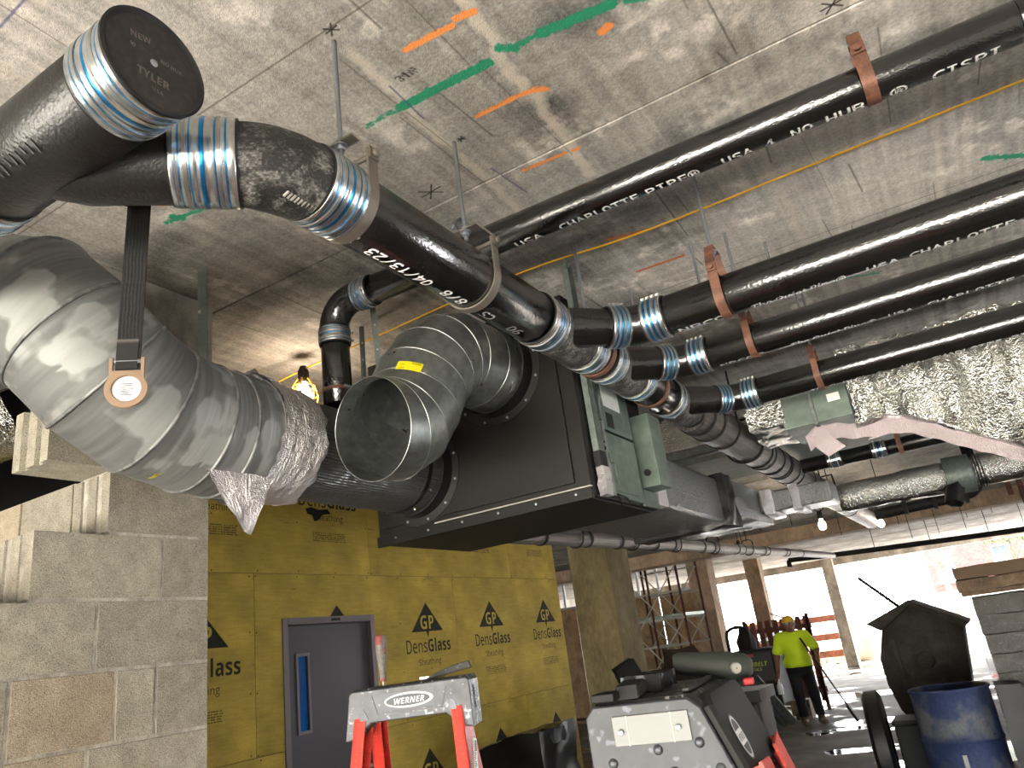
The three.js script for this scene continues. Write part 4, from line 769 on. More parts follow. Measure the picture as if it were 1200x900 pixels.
// ---------------------------------------------------------------- lifting strap with steel ring, flat strap iron
{
  const t = thing('lifting_strap', 'black webbing strap hanging from the slab with a steel ring plate', 'strap'), x = -1.455, z = -0.93;
  M.webbing = std({ color: 0x100f10, roughness: 0.8, bumpMap: rep(scrimBump, 6, 3), bumpScale: 0.002 });
  const wd = V(0.72, 0, -0.69);
  part('webbing', band([V(x + 0.03, H + 0.001, z), V(x + 0.02, 2.8, z), V(x, 2.36, z)], wd, 0.05, 0.004), M.webbing, t);
  part('webbing_loop', band([V(x + 0.032, H, z + 0.007), V(x + 0.022, 2.775, z + 0.007)], wd, 0.056, 0.004), M.webbing, t);
  const lb = part('sewn_label', band([V(x + 0.004, 2.44, z + 0.004), V(x + 0.001, 2.37, z + 0.004)], wd, 0.044, 0.003), std({ map: noiseTex(128, (x, y) => { const v = 22 + (vnoise(x / 3, y / 20, 851, 42, 6) > 0.62 ? 70 : 0); return [v, v * 0.95, v * 0.9]; }), roughness: 0.8 }), t);
  const ex = wd.clone().normalize(), out = [[-0.036, 0.06], [-0.036, 0.012], ...circle(0, -0.012, 0.044, 18, Math.PI * 0.86, Math.PI * 2.14), [0.036, 0.012], [0.036, 0.06], [0.028, 0.06], [0.028, 0.03], [-0.028, 0.03], [-0.028, 0.06]];
  const ring = part('ring_plate', extrude(out, 0.008, V(x, 2.335, z), ex, UP, 0.001, [circle(0, -0.012, 0.03, 24)]), std({ color: 0x9c8470, metalness: 0.55, roughness: 0.45 }), t);
  const ld = new THREE.CircleGeometry(0.0305, 28); const lm = part('ring_label', ld, textMat(128, 128, (g) => { g.fillStyle = '#e4e4e2'; g.fillRect(0, 0, 128, 128); g.fillStyle = '#33332f'; for (let i = 0; i < 7; i++) g.fillRect(40 + (i % 2) * 6, 34 + i * 9, 46 - (i % 3) * 8, 4); }), t); lm.position.copy(V(x, 2.323, z)); lm.rotation.y = Math.atan2(0.69, 0.72);
  part('pin', rod(V(x, 2.388, z).addScaledVector(ex, -0.036), V(x, 2.388, z).addScaledVector(ex, 0.036), 0.006, 8), M.zinc, t);
  settle(t);
}
{ const t = thing('hanger_strap', 'flat galvanised strap iron hanging from the slab beside the concrete beam', 'strap', 'perforated hanger straps'); part('strap', bar(V(-2.04, H + 0.001, -1.57), V(-2.07, 2.72, -1.6), 0.034, 0.002, V(0.5, 0, 0.85)), M.galvDull, t); part('rivet', rod(V(-2.05, 2.93, -1.57), V(-2.04, 2.93, -1.56), 0.006, 8), M.white, t); settle(t); }
// foil wrapped duct passing through the wall opening
{ const t = thing('insulated_duct', 'foil wrapped duct passing through the opening in the block wall', 'duct'); const pos = [], uv = [], idx = [], S = 40, N = 20; for (let i = 0; i <= N; i++) for (let s = 0; s <= S; s++) { const u = i / N, a = (s % S) / S * TAU, r = 0.15 + 0.02 * (fbm(u * 12, (s % S) / S * 12, 3, 861, 0, 12) - 0.5); pos.push(lerp(-2.5, -4.3, u), 2.7 + r * Math.cos(a), -1.32 + r * Math.sin(a)); uv.push(u * 1.8, s / S); if (i && s) { const k = (S + 1) * i + s; idx.push(k - S - 2, k - S - 1, k - 1, k - S - 1, k, k - 1); } } part('insulation', mk(pos, null, uv, idx), M.foil, t); settle(t); }
// ---------------------------------------------------------------- caged work lamps on the yellow cord
function cageLamp(p, label, s = 1, cd = 1, cage = true) {
  const t = thing('caged_lamp', label, 'lamp', 'caged string lamps');
  const at = (x, y, z) => p.clone().add(V(x * s, y * s, z * s));
  part('socket', lathe(at(0, 0, 0), V(0, -1, 0), [[-0.02, 0.001], [-0.02, 0.012], [0, 0.02], [0.035, 0.021], [0.045, 0.017], [0.045, 0.001]].map((q) => q.map((v) => v * s)), 16, Xp), M.black, t);
  part('bulb', lathe(at(0, -0.04, 0), V(0, -1, 0), [[0, 0.013], [0.02, 0.016], [0.04, 0.027], [0.06, 0.03], [0.08, 0.026], [0.09, 0.012], [0.093, 0.0005]].map((q) => q.map((v) => v * s)), 20, Xp, 0.9), new THREE.MeshStandardMaterial({ color: 0xffffff, emissive: 0xfff0d8, emissiveIntensity: 5 }), t);
  if (cage) { const ribs = [[0.03, 0.02], [0.05, 0.035], [0.085, 0.05], [0.12, 0.048], [0.15, 0.02]];
  for (let k = 0; k < 6; k++) { const a = k / 6 * TAU, P = ribs.map(([y, r]) => at(Math.cos(a) * r, -y, Math.sin(a) * r)); part('cage_rib', tube(P, 0.0028 * s, 5, 3), M.cage, t); }
  for (const [y, r] of [[0.06, 0.04], [0.095, 0.051], [0.148, 0.022]]) { const P = []; for (let k = 0; k < 20; k++) { const a = k / 20 * TAU; P.push(at(Math.cos(a) * r, -y, Math.sin(a) * r)); } part('cage_ring', tube(P.concat([P[0]]), 0.0028 * s, 5, 1), M.cage, t); } }
  settle(t);
  const l = new THREE.PointLight(0xffe9cc, cd, 0, 2); l.position.copy(at(0, -0.09, 0)); l.castShadow = true; l.shadow.radius = 1.5; scene.add(l);
}
M.cage = std({ color: 0xe0a21e, roughness: 0.5 });
const LZ = -2.4;
cageLamp(V(-2.4, 3.03, LZ), 'lit caged lamp beside the black riser', 1.25, 0.13);
{ const P = [V(-4.3, 3.03, -2.35), V(-3.2, 3.0, -2.4), V(-2.4, 3.04, LZ), V(-1.9, 3.085, -2.44), V(-1.2, 3.095, -2.42), V(-0.65, 3.095, -2.48), V(0.53, 3.095, -2.48), V(4.5, 3.095, -2.5)]; solo('lamp_cord', tube(P, 0.0045, 6, 8), M.yellow, 'yellow lamp cord strung along the slab', 'cord'); }
// ---------------------------------------------------------------- ducts and pipes beyond the branch pipes
{ const t = thing('trunk_duct', 'wide foil faced trunk duct with a dark underside below the slab', 'duct');
  part('foil_front', softBox(-2.4, -0.15, 2.84, 3.09, -5.2, -5.1, 0.05, 0.012, 9, 41), M.foil, t);
  part('underside', box(-2.4, -0.15, 2.8, 2.85, -6.4, -5.12, 0.01), M.galvDull, t);
  part('angle_iron', box(-2.4, -0.15, 2.785, 2.85, -5.115, -5.08, 0.004), M.galvDull, t);
  part('angle_iron', box(-2.4, -0.15, 2.75, 2.785, -5.22, -5.16, 0.004), M.galvDull, t);
  part('rear_body', box(-2.38, -0.17, 2.85, 3.09, -6.38, -5.2), M.galvDull, t); settle(t); }
{ const t = thing('discharge_duct', 'dark rectangular duct leaving the back of the air handler with a canvas collar', 'duct');
  part('sleeve', box(-1.62, -1.1, 2.2, 2.45, -4.25, -3.1, 0.02), M.scrimPlain, t);
  part('tape_fold', softBox(-1.11, -1.07, 2.19, 2.36, -3.24, -3.12, 0.02, 0.01, 20, 43), M.foilTape, t);
  part('canvas_collar', softBox(-1.64, -1.06, 2.18, 2.47, -4.42, -4.22, 0.03, 0.015, 12, 42), M.blackGloss, t);
  part('elbow', softBox(-1.62, -1.06, 2.25, 2.45, -5.3, -4.42, 0.06, 0.008, 7, 44), M.scrimPlain, t);
  for (const [x, w] of [[-1.04, 0.07], [-0.86, 0.05]]) part('foil_joint', softBox(x, x + w, 2.285, 2.44, -5.32, -4.98, 0.03, 0.012, 14, 45), M.foilTape, t);
  part('run', box(-1.07, -0.62, 2.3, 2.43, -5.3, -5.0, 0.015), M.scrimPlain, t); settle(t); }
{ const t = thing('foil_duct', 'bulging foil wrapped duct with a bare sheet metal section behind the branch pipes', 'duct');
  part('sheet_section', box(-0.64, -0.3, 2.57, 2.86, -4.5, -4.02, 0.006), M.panelMetal, t);
  part('sheet_flange', box(-0.49, -0.47, 2.56, 2.87, -4.51, -4.01, 0.003), M.galvDull, t);
  part('paper_tag', box(-0.4, -0.34, 2.66, 2.7, -4.021, -4.016), M.white, t);
  part('foil_blanket', softBox(-0.82, -0.62, 2.6, 2.86, -4.5, -4.0, 0.03, 0.02, 10, 46), M.foil, t);
  const sag = (v) => { if (v.y < 2.72) { const u = clamp((2.72 - v.y) / 0.15, 0, 1); v.y -= u * (0.05 + clamp(v.x + 0.1, 0, 0.8) * 0.62); } if (v.z > -4.15) v.z -= 0.055 * Math.pow(1 - Math.abs(2 * fbm(v.x * 9 + 40, v.y * 1.5 + 9, 2, 917) - 1), 4) - 0.012 * Math.sin(v.x * 60 + 2 * Math.sin(v.y * 9)); };
  part('foil_blanket', softBox(-0.3, 1.7, 2.57, 2.9, -4.5, -4.0, 0.02, 0.025, 8, 47, sag), M.foil, t);
  const P = [[-0.56, 2.5], [-0.5, 2.53], [-0.42, 2.53], [-0.3, 2.5], [-0.1, 2.475], [0.1, 2.36], [0.34, 2.22], [0.6, 2.1], [1, 2.0]].map(([x, y]) => V(x, y, -4.12));
  part('torn_liner', band(new THREE.CatmullRomCurve3(P).getPoints(60).map((p) => p.add(V(0, 0.004 * Math.sin(p.x * 60), 0.01 * Math.sin(p.x * 37)))), V(0, 0.75, 0.66), 0.085, 0.012), M.fibre, t);
  part('torn_liner', band([V(-0.5, 2.53, -4.1), V(-0.47, 2.47, -4.08), V(-0.43, 2.42, -4.1)], V(1, 0.3, 0.3), 0.1, 0.008), M.fibre, t);
  settle(t); }
// smaller pipe run behind
pipe(V(-0.84, 2.64, -5.6), V(2.2, 2.64, -5.6), 0.05, 'black pipe with couplings beneath the trunk duct', M.iron);
couplingPlain(V(-0.62, 2.64, -5.6), Xp, 0.05, 0.09, 2, 'coupling at the inner end of the pipe beneath the trunk duct');
couplingPlain(V(-0.33, 2.64, -5.6), Xp, 0.05, 0.09, 1, 'blue ringed coupling on the pipe beneath the trunk duct');
hanger(V(-0.2, 2.64, -5.6), Xp, 0.05, M.copper, 0.03, 'copper hanger on the pipe beneath the trunk duct', CH, 0.06);
// far round foil duct
function wrapTube(name, P0, P1, r, amp, mat, parent, sd) { const d = P1.clone().sub(P0), L = d.length(), [, e1, e2] = basis(d), N = Math.ceil(L / 0.05), S = 32, pos = [], uv = [], idx = []; for (let i = 0; i <= N; i++) for (let s = 0; s <= S; s++) { const a = (s % S) / S * TAU, q = r + amp * 2 * (fbm(i * 0.35, (s % S) / S * 9, 3, sd, 0, 9) - 0.5) - (i === 0 || i === N ? 0.02 : 0), p = P0.clone().addScaledVector(d, i / N).addScaledVector(e1, Math.cos(a) * q).addScaledVector(e2, Math.sin(a) * q); pos.push(p.x, p.y, p.z); uv.push(i / N * L, s / S * r * 6.28); if (i && s) { const k = (S + 1) * i + s; idx.push(k - S - 2, k - S - 1, k - 1, k - S - 1, k, k - 1); } } return part(name, mk(pos, null, uv, idx), mat, parent); }
{ const t = thing('foil_duct', 'far round foil duct with a bare branch fitting', 'duct');
  wrapTube('insulation', V(-0.82, 2.545, -7), V(0.02, 2.545, -7), 0.125, 0.012, M.foil, t, 901); wrapTube('insulation', V(0.2, 2.55, -7), V(2.4, 2.6, -7), 0.125, 0.01, M.foil, t, 902);
  part('branch_fitting', lathe(V(0, 2.545, -7), Xp, [[0, 0.02], [0, 0.15], [0.02, 0.155], [0.19, 0.15], [0.21, 0.02]], 8, UP, 0.1), M.galvDull, t);
  part('branch_stub', lathe(V(0.06, 2.5, -6.95), V(-0.35, -1, 0.4), [[0, 0.07], [0.2, 0.07], [0.2, 0.05]], 6, null, 0.1), M.unitDark, t);
  for (const x of [0.215, 0.235, 0.255]) part('draw_band', lathe(V(x, 2.55, -7), Xp, [[0, 0.13], [0.004, 0.133], [0.008, 0.13]], 24, UP), M.black, t);
  part('hanger_wire', rod(V(-0.5, 2.66, -7), V(-0.5, H, -7), 0.004, 5), M.black, t); part('hanger_wire', rod(V(0.9, 2.67, -7), V(0.9, H, -7), 0.004, 5), M.black, t); settle(t); }
{ const t = thing('black_pipe', 'black pipe with upright brackets and a bend below the far foil duct', 'pipe'), P = [V(-0.75, 2.55, -9), V(-0.2, 2.57, -9), V(0.1, 2.585, -9), V(0.2, 2.61, -9), V(0.26, 2.7, -9), V(0.26, 2.9, -9), V(0.26, H, -9)];
  part('run', tube(P, 0.055, 16, 5), M.black, t); for (const x of [-0.45, -0.17, 0.12]) part('bracket', box(x - 0.02, x + 0.02, 2.5, 2.74, -9.07, -8.93, 0.004), M.black, t); settle(t); }
for (const [x, y0, lab] of [[0.48, 2.5, 'short rusty angle hanger under the far slab'], [0.58, 2.3, 'long rusty angle hanger under the far slab']]) solo('angle_hanger', [box(x, x + 0.05, y0, H, -9.006, -9), box(x, x + 0.006, y0, H, -9.05, -9)], M.rust, lab, 'hanger');
// jacketed pipe below the air handler running back
{ const t = thing('jacketed_pipe', 'thin grey jacketed pipe under the air handler running back past the columns', 'pipe'), A = V(-2.2, 2.3, -3.2), B = V(-2.2, 2.6, -15.5), d = B.clone().sub(A), L = d.length();
  const prof = [[0, 0.03]]; for (let i = 0; i <= 80; i++) prof.push([i / 80 * L, 0.052 + 0.003 * fbm(i * 1.3, 7, 2, 761)]); prof.push([L, 0.03]);
  part('jacket', lathe(A, d, prof, 24, UP, 0.5), M.jacket, t); const n = d.clone().normalize();
  for (let k = 0; k < 14; k++) part('tape_band', lathe(A.clone().addScaledVector(n, 0.9 + k * 0.62 + 0.2 * Math.sin(k * 3)), n, [[0, 0.05], [0, 0.059], [0.025, 0.059], [0.025, 0.05]], 20, UP), M.black, t); settle(t);
  for (const z of [-4.6, -5.6, -6.6, -7.8, -9.2]) { const u = (z + 3.2) / -12.3, y = 2.3 + 0.3 * u, h = thing('wire_hanger', 'black wire stirrup carrying the thin jacketed pipe', 'pipe hanger', 'wire stirrups on the thin jacketed pipe'); const Q = []; for (let i = 0; i <= 10; i++) { const a = Math.PI * (1 + i / 10); Q.push(V(-2.2 + Math.cos(a) * 0.062, y + Math.sin(a) * 0.062, z)); } Q.unshift(V(-2.262, y + 0.08, z)); Q.push(V(-2.138, y + 0.08, z)); part('stirrup', tube(Q, 0.006, 5, 2), M.black, h); part('yoke', tube([V(-2.27, y + 0.06, z), V(-2.24, y + 0.11, z), V(-2.16, y + 0.11, z), V(-2.13, y + 0.06, z)], 0.006, 5, 4), M.black, h); part('rod', rod(V(-2.2, y + 0.1, z), V(-2.2, H + 0.002, z), 0.005, 5), M.black, h); settle(h); } }
{ const t = thing('black_pipe', 'dark pipe crossing under the slab near the bright open edge', 'pipe'); part('run', tube([V(-3.3, 2.6, -17), V(-3.28, 2.72, -17), V(-3.15, 2.73, -17), V(-2, 2.68, -17), V(0.95, 2.58, -17), V(4.5, 2.5, -17)], 0.05, 12, 6), M.black, t); for (const x of [-1.6, -0.6, 0.4]) part('hanger_rod', rod(V(x, 2.62, -17), V(x, H, -17), 0.007, 5), M.black, t); settle(t); }
cageLamp(V(-1.3, 2.68, -9), 'lit hanging bulb below the duct near the jacketed pipe', 1.4, 0.3, false);
cageLamp(V(-0.86, 2.74, -10.75), 'lit bulb at the far end of the jacketed pipe', 1.4, 0.3, false);
cageLamp(V(-3.0, 2.82, -12), 'small lit bulb beside the thin jacketed pipe', 1.4, 0.3, false);
{ solo('lamp_cord', tube([V(-1.5, H, -8.6), V(-1.42, 2.85, -8.9), V(-1.3, 2.7, -9), V(-1.2, 2.8, -9), V(-1.12, 2.95, -8.9), V(-1.1, H, -8.8)], 0.006, 5, 6), M.black, 'black looping cord of the hanging bulb', 'cord'); }
solo('lamp_cord', rod(V(-0.86, 2.755, -10.75), V(-0.86, H + 0.001, -10.75), 0.006, 5), M.black, 'short black drop cord at the far end of the jacketed pipe', 'cord');
solo('lamp_cord', rod(V(-3.0, 2.838, -12), V(-3.0, H + 0.001, -12), 0.006, 5), M.black, 'short black drop cord beside the thin jacketed pipe', 'cord');
// thin ceiling wires far off
for (let i = 0; i < 16; i++) { const x = -3.2 + (i * 0.83) % 4.6, z = -9.5 - (i * 1.37) % 8, l = 0.18 + (i * 0.13) % 0.4; solo('ceiling_wire', rod(V(x, H - l, z), V(x, H + 0.001, z), 0.005, 5), M.black, 'thin dark hanger wire dangling from the far slab', 'wire', 'dangling hanger wires'); }
// ---------------------------------------------------------------- step ladders and the tools on them
const orangeMap = noiseTex(256, (x, y) => { const a = fbm(x / 20, y / 60, 3, 951, 12, 4), s = Math.pow(vnoise(x / 3, y / 3, 955, 85), 10), v = 1 + (a - 0.5) * 0.25; return [clamp(196 * v + 50 * s, 0, 255), 44 * v + 80 * s, 28 * v + 70 * s]; });
M.orange = std({ map: rep(orangeMap, 3), roughness: 0.45, bumpMap: rep(bumpFine, 4), bumpScale: 0.0005 });
const capMap = noiseTex(256, (x, y) => { const a = fbm(x / 24, y / 24, 4, 961, 10), s = clamp((fbm(x / 9, y / 9, 3, 965, 28) - 0.71) * 12, 0, 1), v = 78 + 40 * (a - 0.5) + 60 * s; return [v * 0.97, v, v * 1.06]; });
M.capGrey = std({ map: rep(capMap, 3), roughness: 0.5, metalness: 0.2 });
const capBlk = noiseTex(256, (x, y) => { const a = fbm(x / 14, y / 14, 4, 971, 18), s = clamp((fbm(x / 10, y / 10, 3, 975, 25) - 0.62) * 10, 0, 1), v = 20 + 16 * a + 150 * s; return [v, v, v]; });
M.capBlack = std({ map: rep(capBlk, 4), roughness: 0.5 });
M.alu = std({ map: rep(capMap, 2), color: 0xffffff, roughness: 0.45, metalness: 0.6 });
M.capPlain = std({ map: rep(capMap, 3), color: 0xb0b4ba, roughness: 0.55 });
M.plate = std({ color: 0x666867, roughness: 0.45 });
const ovalMat = textMat(512, 160, (g, w, h) => { g.fillStyle = '#4b525b'; g.fillRect(0, 0, w, h); g.fillStyle = '#a9aba7'; g.beginPath(); g.ellipse(w / 2, h / 2, 250, 72, 0, 0, 7); g.fill(); g.fillStyle = '#333a43'; g.beginPath(); g.ellipse(w / 2 - 8, h / 2, 222, 52, 0, 0, 7); g.fill(); g.fillStyle = '#b4b4b0'; g.font = 'bold italic 78px sans-serif'; g.textAlign = 'center'; g.textBaseline = 'middle'; g.fillText('WERNER', w / 2 - 4, h / 2 + 4); });
const circMat = textMat(256, 256, (g, w, h) => { g.fillStyle = '#161617'; g.fillRect(0, 0, w, h); g.strokeStyle = '#b8bab8'; g.lineWidth = 20; g.beginPath(); g.arc(128, 128, 108, 0, 7); g.stroke(); g.fillStyle = '#d0d2cf'; g.fillRect(30, 88, 196, 80); g.fillStyle = '#202124'; g.font = 'bold italic 52px sans-serif'; g.textAlign = 'center'; g.textBaseline = 'middle'; g.fillText('WERNER', 128, 131, 186); });
const barMat = textMat(128, 512, (g, w, h) => { g.fillStyle = '#e2e0da'; g.fillRect(0, 0, w, h); g.fillStyle = '#23231f'; for (let i = 0; i < 46; i++) { const y = 20 + i * 10; g.fillRect(14 + (i % 3) * 4, y, 30 + rnd() * 60, 5); } g.fillRect(70, 10, 44, 60); });
function planeUV(w, h) { return new THREE.PlaneGeometry(w, h); }
function rail(t, a, b, side, name = 'rail', fl = 0.03) {      // C channel: web outward, two flanges inward
  const d = b.clone().sub(a).normalize(), s = V(side, 0, 0), f = d.clone().cross(s).normalize();
  const sh = [bar(a, b, 0.074, 0.004, s), bar(a.clone().addScaledVector(f, 0.035).addScaledVector(s, 0.002 - fl / 2), b.clone().addScaledVector(f, 0.035).addScaledVector(s, 0.002 - fl / 2), 0.004, fl, s), bar(a.clone().addScaledVector(f, -0.035).addScaledVector(s, 0.002 - fl / 2), b.clone().addScaledVector(f, -0.035).addScaledVector(s, 0.002 - fl / 2), 0.004, fl, s)];
  return part(name, merge(sh), M.orange, t);
}
function ladder(label, hgt, capW, fl = 0.03, zf = 0.03) {
  const t = thing('step_ladder', label, 'ladder', 'orange step ladders'), y0 = hgt - 0.07, hw = capW / 2 - 0.03;
  for (const s of [-1, 1]) {
    const r = rail(t, V(s * hw, y0 + 0.02 - (zf > 0.04 ? 0.045 : 0), zf), V(s * (hw + 0.12), 0.012, zf + 0.43), s, 'rail', fl);
    part('foot', boxAt(V(s * (hw + 0.12), 0.012, 0.46), 0.05, 0.024, 0.09, 0.006), M.rubber, r);
    const q = rail(t, V(s * (hw - 0.012), y0 + 0.02, -0.045), V(s * (hw + 0.1), 0.012, -0.62), s, 'rear_rail');
    part('foot', boxAt(V(s * (hw + 0.1), 0.012, -0.62), 0.05, 0.024, 0.08, 0.006), M.rubber, q);
  }
  for (let k = 0; k < 5; k++) { const y = 0.28 + k * 0.28, u = 1 - y / y0, w = hw + 0.12 * u; part('step', [box(-w, w, y - 0.012, y, 0.03 + 0.43 * u - 0.045, 0.03 + 0.43 * u + 0.045, 0.003), box(-w, w, y - 0.035, y - 0.012, 0.03 + 0.43 * u + 0.04, 0.03 + 0.43 * u + 0.045)].slice(0, 2), M.alu, t); }
  for (const y of [0.35, 0.9]) { const u = 1 - y / y0, w = hw - 0.012 + 0.11 * u, z = -0.045 - 0.575 * u; part('brace', bar(V(-w, y, z), V(w, y, z), 0.03, 0.012), M.alu, t); }
  return t;
}
{ // ladder with the WERNER fascia
  const h = 1.64, t = ladder('orange step ladder with a grey WERNER top cap and a screwdriver standing in it', h, 0.34);
  const b = h - 0.12, o = [[-0.17, b - 0.005], [-0.14, b], [-0.1, b + 0.035], [0.1, b + 0.035], [0.14, b], [0.17, b - 0.005], [0.168, h - 0.012], [0.16, h], [-0.145, h], [-0.155, h - 0.01]];
  part('top_cap', extrude(o, 0.15, V(0, 0, -0.085), V(1, 0, 0), UP, 0.004), M.capBlack, t);
  const f = part('fascia', extrude(o.map(([x, y]) => [x * 1.006, clamp(y, 0, h - 0.004)]), 0.012, V(0, 0, 0.062), V(1, 0, 0), UP, 0.003), M.capGrey, t);
  const pl = planeUV(0.135, 0.042); pl.translate(0.005, h - 0.04, 0.0755); part('name_oval', pl, ovalMat, f);
  part('fascia_ridge', [bar(V(-0.082, h - 0.068, 0.075), V(0.09, h - 0.068, 0.075), 0.003, 0.004), bar(V(-0.082, h - 0.068, 0.075), V(-0.095, h - 0.02, 0.075), 0.003, 0.004, Xp), bar(V(0.09, h - 0.068, 0.075), V(0.105, h - 0.02, 0.075), 0.003, 0.004, Xp)], M.capGrey, f);
  for (const s of [-1, 1]) part('facet', extrude([[s * 0.128, h - 0.085], [s * 0.106, h - 0.075], [s * 0.118, h - 0.05], [s * 0.13, h - 0.06]].sort((p, q) => 0), 0.004, V(0, 0, 0.072), V(1, 0, 0), UP), M.alu, f);
  const lb = planeUV(0.03, 0.06); lb.rotateY(Math.PI / 2); lb.translate(0.1725, h - 0.055, 0.0); part('end_label', lb, textMat(64, 128, (g) => { g.fillStyle = '#1b1b1b'; g.fillRect(0, 0, 64, 128); g.fillStyle = '#c9c9c4'; g.font = 'bold 44px sans-serif'; g.save(); g.translate(44, 118); g.rotate(-1.57); g.fillText('WERN', 0, 0, 108); g.restore(); }), t);
  const bl = planeUV(0.036, 0.22); const bm = part('bar_code_label', bl, barMat, t); bm.position.set(0.165, 1.38, 0.083); bm.rotation.set(-0.28, 1.45, 0);
  t.position.set(-1.4, 0, -1.76); t.rotation.y = 0.44;
  const M1 = new THREE.Matrix4().makeRotationY(0.44).setPosition(-1.4, 0, -1.76);
  // screwdriver
  const sd = thing('screwdriver', 'screwdriver with a worn red and grey handle standing in the ladder cap', 'screwdriver'), q = V(-0.08, h, 0.0).applyMatrix4(M1);
  const handleMap = noiseTex(128, (x, y) => { const red = vnoise(x / 26, y / 26, 981, 5) > 0.52 ? 1 : 0, a = vnoise(x / 4, y / 4, 985, 32); return red ? [100 + 30 * a, 40 + 20 * a, 40 + 20 * a] : [78 + 30 * a, 72 + 30 * a, 66 + 30 * a]; });
  part('handle', lathe(q.clone().add(V(0, 0.012, 0)), UP, [[0, 0.001], [0, 0.0095], [0.03, 0.0095], [0.06, 0.014], [0.1, 0.0165], [0.118, 0.016], [0.122, 0.013], [0.123, 0.001]], 12, Xp, 0.4), std({ map: handleMap, roughness: 0.6 }), sd);
  part('shaft', rod(q.clone().add(V(0, -0.0005, 0)), q.clone().add(V(0, 0.014, 0)), 0.004, 8), M.steel, sd); settle(sd);
  const kn = thing('utility_knife', 'dusty grey utility knife lying on the ladder cap', 'knife'), kd = V(0.17, 0, -0.03);
  const ko = [[0, 0], [0.035, 0.012], [0.08, 0.022], [0.128, 0.026], [0.132, 0.006], [0.09, 0.004], [0.03, 0]]; const kg = extrude(ko, 0.022, V(0.035, h + 0.001, -0.02), V(1, 0.07, 0).normalize(), V(-0.07, 1, 0).normalize(), 0.002); kg.applyMatrix4(M1); part('body', kg, std({ map: rep(capMap, 4), color: 0x9a958c, roughness: 0.7 }), kn);
  const kb = box(0.02, 0.045, h + 0.0015, h + 0.009, -0.01, -0.008); kb.applyMatrix4(M1); part('blade', kb, M.steel, kn); settle(kn);
}
{ // near ladder seen from its side, bracket plate with rivets
  const h = 1.605, t = ladder('orange step ladder with a riveted grey side bracket and a round WERNER badge', h, 0.3, 0.075, 0.075);
  // local -x end plate faces the camera; local +z is the climbing side
  const E = 0.14, prof = [[-0.09, h - 0.012], [-0.078, h], [0.045, h], [0.06, h - 0.012], [0.1, h - 0.115], [0.125, h - 0.18], [0.02, h - 0.18], [-0.005, h - 0.085], [-0.078, h - 0.085], [-0.09, h - 0.075]];
  const zy = (pts) => pts.map(([z, y]) => [-z, y]);
  part('top_cap', extrude(zy(prof), 2 * E - 0.004, V(-E + 0.002, 0, 0), V(0, 0, -1), UP, 0.006), M.capBlack, t);
  const pl = part('end_bracket', extrude(zy(prof.map(([z, y]) => [z * 0.97 - 0.002, y - 0.003])), 0.008, V(-E - 0.006, 0, 0), V(0, 0, -1), UP, 0.002), M.capPlain, t);
  const lab = part('white_plate', box(-E - 0.009, -E - 0.005, h - 0.05, h - 0.016, -0.055, 0.04, 0.001), M.plate, pl);
  part('plate_edge', box(-E - 0.0095, -E - 0.009, h - 0.05, h - 0.016, -0.037, -0.0355), M.zincDull, lab); part('plate_edge', box(-E - 0.0095, -E - 0.009, h - 0.05, h - 0.016, 0.018, 0.0195), M.zincDull, lab);
  for (const z of [-0.045, 0.026]) part('plate_bolt', rod(V(-E - 0.013, h - 0.034, z), V(-E - 0.008, h - 0.034, z), 0.004, 6), M.zinc, lab);
  for (const [z, y] of [[-0.062, h - 0.068], [-0.004, h - 0.057], [0.047, h - 0.053], [0.012, h - 0.082], [0.066, h - 0.082], [0.06, h - 0.14]]) part('rivet', lathe(V(-E - 0.005, y, z), V(-1, 0, 0), [[0, 0.0065], [0.003, 0.0055], [0.005, 0.002], [0.005, 0.0003]], 12, UP, 0.9), M.alu, pl);
  // moulded climbing-side face with the badge, leaning like the rail
  const up = V(0, 0.93, -0.36).normalize();
  part('front_moulding', extrude([[-E, -0.03], [-E + 0.02, -0.045], [E - 0.02, -0.045], [E, -0.03], [E, 0.055], [E - 0.02, 0.07], [-E + 0.02, 0.07], [-E, 0.055]], 0.016, V(0, h - 0.07, 0.074), Xp, up, 0.005), M.black, t);
  const bm = part('round_badge', new THREE.CircleGeometry(0.028, 32), circMat, t); bm.position.set(-E + 0.055, h - 0.058, 0.0878); bm.rotation.x = -0.369;
  part('tray_lip', box(-E + 0.03, E - 0.03, h, h + 0.006, -0.07, -0.06, 0.002), M.capBlack, t); part('tray_lip', box(-E + 0.03, E - 0.03, h, h + 0.006, 0.03, 0.04, 0.002), M.capBlack, t);
  const ang = 1.72, px = -0.402, pz = -1.085; t.position.set(px, 0, pz); t.rotation.y = ang;
  const M2 = new THREE.Matrix4().makeRotationY(ang).setPosition(px, 0, pz), put = (g) => g.applyMatrix4(M2);
  // folded black clip and a dark cylindrical tool on the tray
  const c = thing('black_clip', 'small black plastic clip hooked over the near ladder cap', 'clip'); part('body', put(extrude([[0, 0], [0.05, 0.004], [0.055, 0.014], [0.045, 0.02], [0, 0.016]], 0.03, V(-E + 0.01, h + 0.001, -0.05), Xp, UP, 0.002)), M.black, c); part('tongue', put(box(-E - 0.018, -E + 0.03, h + 0.002, h + 0.012, -0.075, -0.045, 0.002)), M.black, c); settle(c);
  const w = thing('work_glove', 'crumpled dark glove lying on the near ladder cap', 'glove'); part('palm', put(softBox(-0.06, 0.05, h + 0.001, h + 0.024, -0.06, -0.005, 0.012, 0.007, 20, 1301)), std({ map: rep(capBlk, 3), color: 0xc0c8d0, roughness: 0.8 }), w); settle(w);
